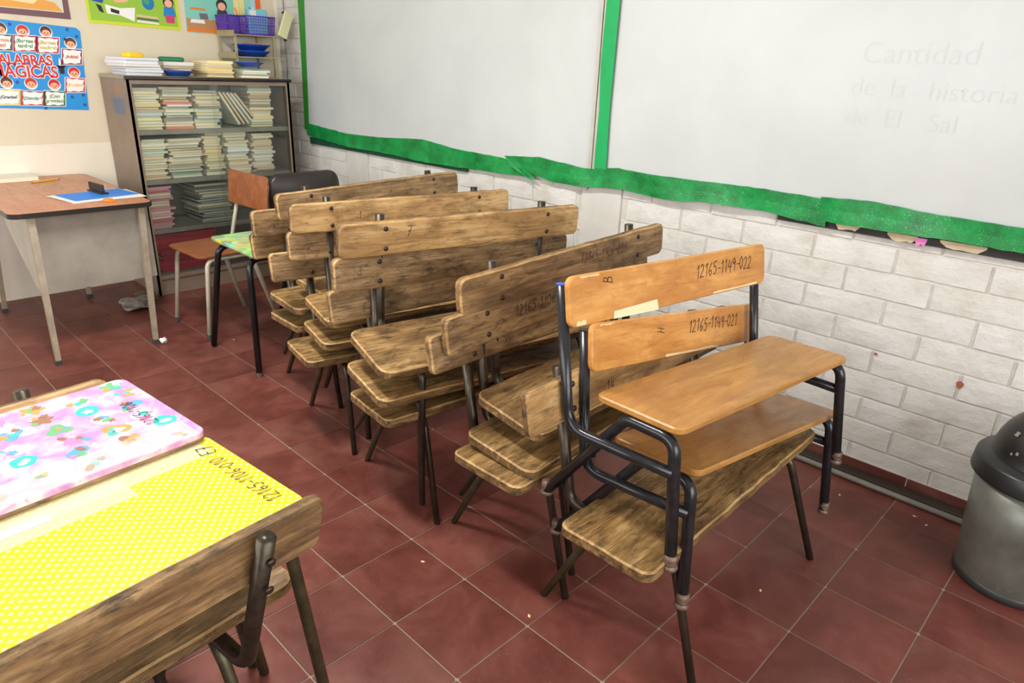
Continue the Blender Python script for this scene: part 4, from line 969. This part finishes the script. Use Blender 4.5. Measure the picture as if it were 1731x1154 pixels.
# ------------------------------------------------------------------ floor litter
def crumple(name, loc, s, label, mat, seed, fl=0.0):
    rr = random.Random(seed); b = MB(); prof = []; seg = 20; vs_ = []; rings = 11
    for i in range(rings):
        for k in range(seg):
            th = PI * (i + .5) / rings; a = 2 * PI * k / seg; r_ = s * (rr.uniform(.72, 1.0) + .25 * math.sin(3 * a + seed) * math.sin(2 * th)); vs_.append((r_ * math.sin(th) * math.cos(a) * (1 + .5 * fl), r_ * math.sin(th) * math.sin(a) * (1 + .2 * fl), max(0, (s * .8 + r_ * .8 * math.cos(th)) * (1 - .55 * fl))))
    fs = [(i * seg + k, i * seg + (k + 1) % seg, (i + 1) * seg + (k + 1) % seg, (i + 1) * seg + k) for i in range(rings - 1) for k in range(seg)] + [tuple(range(seg))[::-1], tuple(range((rings - 1) * seg, rings * seg))]
    tag(obj(name, mesh(name, vs_, fs, mat), None, loc), label, 'litter')
crumple('crumpled_paper', (-2.775, .055, .001), .02, 'crumpled white paper wad beside the right desk leg', M['paper'], 1)
crumple('plastic_bag', (-3.47, .16, .001), .085, 'crumpled grey plastic bag on the floor under the teacher desk', flat('greyish_plastic_bag', (126, 122, 116), .35, 0, .2), 2, 1.0)
crumple('plastic_bag', (-3.58, .25, .001), .06, 'crumpled brown bag beside the bookcase foot under the desk', flat('brown_bag', (96, 78, 66), .5, 0, .2), 3, .7)
for k, (x, y) in enumerate(((.335, 1.30), (.37, 1.345), (.62, 1.42), (.66, 1.40), (-.03, .035), (-.42, -.05), (.40, .62), (-2.58, .36))):
    tag(obj('paint_flake', mesh('paint_flake', [(0, 0, .0), (.011, .002, .0), (.014, .009, .0), (.004, .008, .0), (.004, .004, .0018)], [(0, 1, 4), (1, 2, 4), (2, 3, 4), (3, 0, 4), (3, 2, 1, 0)], M['chip']), None, (x, y, .0006), (0, 0, k * 1.3)), 'tiny pale paint flake lying on the red floor tiles', 'flake', 'paint flakes on the floor')

# ------------------------------------------------------------------ posters on the cream wall
fm = MB(); fm.box(XW + .0002, XW + .0016, -3.0, 1.56, .93, 2.7)
tag(obj('plastic_sheet', fm.mesh('plastic_sheet', M['film'])), 'clear plastic sheet covering the upper cream wall behind the posters', 'plastic sheet')
def poster(label, pts, mat):
    t = thing('poster', label, 'poster', (XW, pts[0][0], pts[0][1])); n = len(pts)
    vs_ = [(.004, y - pts[0][0], z - pts[0][1]) for y, z in pts] + [(.002, y - pts[0][0], z - pts[0][1]) for y, z in pts]
    obj('sheet', mesh('poster_sheet', vs_, [tuple(range(n)), tuple(range(2 * n - 1, n - 1, -1))] + [(i, n + i, n + (i + 1) % n, (i + 1) % n) for i in range(n)], mat), t)
    return t, pts[0]
def decal(tp, name, pts, mat, lv=1):
    t, o = tp; return obj(name, mesh(name, [(.004 + .0004 * lv, y - o[0], z - o[1]) for y, z in pts], [tuple(range(len(pts)))], mat), t)
def disc(tp, name, y, z, ry, rz, mat, lv=1, a0=0, a1=2 * PI, n=16):
    return decal(tp, name, [(y + ry * math.cos(a0 + (a1 - a0) * k / n), z + rz * math.sin(a0 + (a1 - a0) * k / n)) for k in range(n if a1 - a0 > 6.2 else n + 1)], mat, lv)
def ptext(tp, s, y, z, size, mat, lv, bold=.001, rot=0.0, align='CENTER', sx=1.0):
    t, o = tp; ob = obj('lettering', textmesh('lettering', s, size, mat, bold, align), t, (.004 + .0004 * lv, y - o[0], z - o[1]), (PI / 2, 0, PI / 2)); ob.rotation_euler = (Matrix.Rotation(PI / 2, 4, 'Z') @ Matrix.Rotation(PI / 2, 4, 'X') @ Matrix.Rotation(rot, 4, 'Z')).to_euler(); ob.scale = (sx, 1, 1); return ob
p1 = poster('blue PALABRAS MAGICAS poster with children and greeting cards', [(-.40, 1.15), (.251, 1.126), (.279, 1.578), (.26, 1.597), (-.36, 1.632)], C_('poster_blue', (34, 148, 222), .4))
WH = C_('poster_white', (244, 242, 238), .5); SK = C_('poster_skin', (242, 182, 148), .5)
cards = [[(-.069, 1.539), (.044, 1.539), (.029, 1.455), (-.086, 1.45)], [(.047, 1.536), (.159, 1.536), (.143, 1.45), (.03, 1.446)], [(.164, 1.477), (.271, 1.476), (.257, 1.391), (.148, 1.388)], [(.154, 1.315), (.259, 1.31), (.246, 1.231), (.139, 1.23)],
         [(.031, 1.239), (.139, 1.233), (.125, 1.151), (.015, 1.152)], [(-.086, 1.238), (.027, 1.233), (.013, 1.155), (-.102, 1.156)], [(-.205, 1.247), (-.091, 1.242), (-.107, 1.159), (-.222, 1.16)], [(-.187, 1.538), (-.075, 1.538), (-.091, 1.456), (-.204, 1.451)]]
hair = [(206, 60, 36), (84, 48, 34), (92, 46, 30), (214, 40, 34), (206, 34, 32), (214, 44, 34), (96, 50, 34), (84, 48, 34)]
heads = [(-.019, 1.563), (.097, 1.564), (.216, 1.509), (.206, 1.343), (.088, 1.272), (-.031, 1.278), (-.151, 1.28), (-.126, 1.569)]
bord = [(176, 44, 70), (190, 44, 60), (150, 40, 70), (196, 40, 70), (44, 110, 60), (186, 40, 64), (236, 190, 70), (60, 70, 90)]
txt = [('¡Buenas\ntardes!', (40, 140, 70)), ('¡Buenas\nnoches!', (190, 180, 40)), ('¡Adiós!', (200, 40, 40)), ('¡Perdón!', (240, 190, 40)), ('¡Con\npermiso!', (60, 140, 60)), ('¡Disculpe!', (20, 140, 120)), ('¡Gracias!', (60, 60, 80)), ('¡Buenos\ndías!', (220, 110, 60))]
for k in range(8):
    q = cards[k]; my = sum(a for a, _ in q) / 4; mz = sum(a for _, a in q) / 4
    hy_, hz_ = heads[k]
    disc(p1, 'head_outline', hy_, hz_, .034, .034, WH, 1); disc(p1, 'hair', hy_, hz_ + .004, .029, .028, C_('poster_hair_%d' % k, hair[k]), 2)
    disc(p1, 'face', hy_, hz_ - .007, .022, .019, SK, 3)
    for s in (-1, 1): disc(p1, 'eye', hy_ + s * .008, hz_ - .006, .003, .004, C_('poster_dark', (40, 30, 40)), 4, n=8)
    disc(p1, 'smile', hy_, hz_ - .013, .007, .004, C_('poster_red', (214, 44, 40)), 4, PI, 2 * PI, 6)
    grow = lambda f: [(my + (a - my) * f, mz + (c - mz) * f) for a, c in q]
    decal(p1, 'card_outline', grow(1.08), WH, 4); decal(p1, 'card_border', grow(1.0), C_('poster_border_%d' % k, bord[k]), 5)
    w_ = grow(.86); wav = []
    for i in range(4):
        a, c = w_[i], w_[(i + 1) % 4]
        for j in range(8):
            t_ = j / 8; wob = .0025 * math.sin(j * PI / 2 + .6); wav.append((a[0] + (c[0] - a[0]) * t_ + (wob if i % 2 else 0), a[1] + (c[1] - a[1]) * t_ + (0 if i % 2 else wob)))
    decal(p1, 'card', wav, WH, 6)
    ptext(p1, txt[k][0], my, mz, .027 if '\n' in txt[k][0] else .024, C_('poster_text_%d' % k, txt[k][1]), 7, .0008)
RD = C_('poster_red', (214, 44, 40))
for lv, m_, bd in ((2, WH, .006), (3, RD, .0018)):
    ptext(p1, 'PALABRAS', -.05, 1.405, .076, m_, lv, bd, 0, sx=.86); ptext(p1, 'MAGICAS', -.045, 1.340, .09, m_, lv, bd, 0, sx=.86)
BK = C_('poster_black', (30, 28, 34)); disc(p1, 'hat_brim', .143, 1.378, .026, .007, BK, 3); decal(p1, 'hat', [(.127, 1.376), (.159, 1.376), (.154, 1.336), (.131, 1.336)], BK, 3); decal(p1, 'rabbit', [(.132, 1.382), (.154, 1.382), (.152, 1.4), (.158, 1.425), (.146, 1.41), (.140, 1.43), (.134, 1.405)], WH, 4)
for (y, z) in ((-.076, 1.594), (.211, 1.584), (.255, 1.548), (.19, 1.53), (-.098, 1.284), (.172, 1.203), (.233, 1.158), (.235, 1.215), (.02, 1.14)):
    decal(p1, 'star', [(y + (.014 if i % 2 == 0 else .006) * math.sin(i * PI / 5), z + (.014 if i % 2 == 0 else .006) * math.cos(i * PI / 5)) for i in range(10)], C_('poster_navy', (24, 74, 160)), 1)
p2 = poster('lime green bordered poster with open book and globe above the bookcase', [(.336, 1.631), (.884, 1.619), (.878, 2.02), (.341, 2.02)], C_('poster_lime', (206, 220, 44), .4))
decal(p2, 'meadow', [(.352, 1.648), (.868, 1.640), (.864, 1.80), (.352, 1.78)], C_('poster_grass', (152, 196, 62)), 1); decal(p2, 'meadow', [(.352, 1.78), (.864, 1.80), (.864, 2.0), (.352, 2.0)], C_('poster_pale', (226, 232, 196)), 1)
decal(p2, 'open_book', [(.441, 1.74), (.525, 1.725), (.614, 1.735), (.60, 1.655), (.52, 1.685), (.446, 1.69)], WH, 2); decal(p2, 'magnifier', [(.47, 1.722), (.52, 1.71), (.515, 1.69), (.47, 1.70)], BK, 3)
for k, c3 in enumerate(((240, 230, 206), (70, 120, 90), (230, 190, 140))):
    decal(p2, 'drawn_book', [(.612, 1.652 + .016 * k), (.75, 1.645 + .016 * k), (.745, 1.658 + .016 * k), (.62, 1.666 + .016 * k)], C_('poster_book_%d' % k, c3), 3)
disc(p2, 'globe', .697, 1.768, .037, .04, C_('poster_globe', (26, 120, 186)), 3); disc(p2, 'globe_land', .688, 1.775, .02, .016, C_('poster_land', (60, 160, 110)), 4)
def pkid(tp, y, z, shirt, hr, s=1.0):
    decal(tp, 'drawn_body', [(y - .03 * s, z), (y + .03 * s, z), (y + .04 * s, z - .055 * s), (y - .04 * s, z - .055 * s)], shirt, 3); decal(tp, 'drawn_legs', [(y - .03 * s, z - .05 * s), (y + .03 * s, z - .05 * s), (y + .025 * s, z - .095 * s), (y - .025 * s, z - .095 * s)], C_('poster_magenta', (206, 60, 110)), 4)
    disc(tp, 'drawn_hair', y, z + .028 * s, .034 * s, .034 * s, hr, 4); disc(tp, 'drawn_face', y, z + .02 * s, .025 * s, .023 * s, SK, 5)
pkid(p2, .822, 1.755, C_('poster_blue2', (40, 130, 200)), C_('poster_dark', (40, 30, 40)))
decal(p2, 'drawn_trousers', [(.37, 1.80), (.45, 1.80), (.43, 1.745), (.37, 1.755)], C_('poster_navy', (24, 74, 160)), 2); decal(p2, 'drawn_shoe', [(.39, 1.74), (.42, 1.73), (.43, 1.69), (.405, 1.70)], BK, 3)
decal(p2, 'drawn_arm', [(.48, 1.80), (.62, 1.80), (.56, 1.76), (.50, 1.755)], SK, 3)
p3 = poster('aqua classroom poster with orange bottom band behind the basket', [(.922, 1.614), (1.45, 1.608), (1.455, 2.02), (.93, 2.02)], C_('poster_aqua', (132, 206, 190), .4))
decal(p3, 'orange_band', [(.924, 1.618), (1.448, 1.612), (1.449, 1.636), (.925, 1.64)], C_('poster_orange', (238, 126, 40)), 1); decal(p3, 'brown_desk', [(.925, 1.64), (1.449, 1.636), (1.449, 1.695), (.927, 1.70)], C_('poster_brown', (190, 140, 92)), 1)
decal(p3, 'drawn_paper', [(.95, 1.675), (1.05, 1.672), (1.045, 1.695), (.96, 1.697)], WH, 2); decal(p3, 'drawn_shelf', [(.96, 1.755), (1.06, 1.752), (1.06, 1.765), (.96, 1.768)], C_('poster_orange', (238, 126, 40)), 2)
decal(p3, 'drawn_laptop', [(1.02, 1.70), (1.075, 1.70), (1.07, 1.735), (1.015, 1.735)], C_('poster_grey', (110, 110, 116)), 3); pkid(p3, 1.175, 1.765, C_('poster_grey2', (60, 60, 66)), BK, 1.1)
for k, c3 in enumerate(((240, 226, 150), (240, 226, 150), (150, 210, 200), (170, 214, 226), (240, 100, 40))): decal(p3, 'drawn_board', [(1.26 + .04 * k, 1.70), (1.298 + .04 * k, 1.70), (1.298 + .04 * k, 2.0), (1.26 + .04 * k, 2.0)], C_('poster_panel_%d' % k, c3), 2)
p0 = poster('brown framed orange poster in the upper left above the blue poster', [(-.35, 1.655), (.242, 1.641), (.242, 2.0), (-.35, 2.0)], C_('poster_maroon', (116, 78, 88), .4))
decal(p0, 'picture', [(-.33, 1.685), (.21, 1.675), (.218, 1.98), (-.33, 1.98)], C_('poster_light', (216, 214, 196)), 1); decal(p0, 'drawn_table', [(-.33, 1.69), (.205, 1.68), (.17, 1.725), (-.0, 1.76), (-.33, 1.74)], C_('poster_table', (232, 164, 74)), 2); decal(p0, 'drawn_sheet', [(-.05, 1.72), (.06, 1.71), (.09, 1.735), (-.02, 1.745)], C_('poster_sheet_c', (246, 222, 170)), 3); decal(p0, 'drawn_sleeve', [(-.2, 1.71), (-.1, 1.73), (-.1, 1.8), (-.22, 1.8)], C_('poster_mauve', (186, 176, 190)), 3)
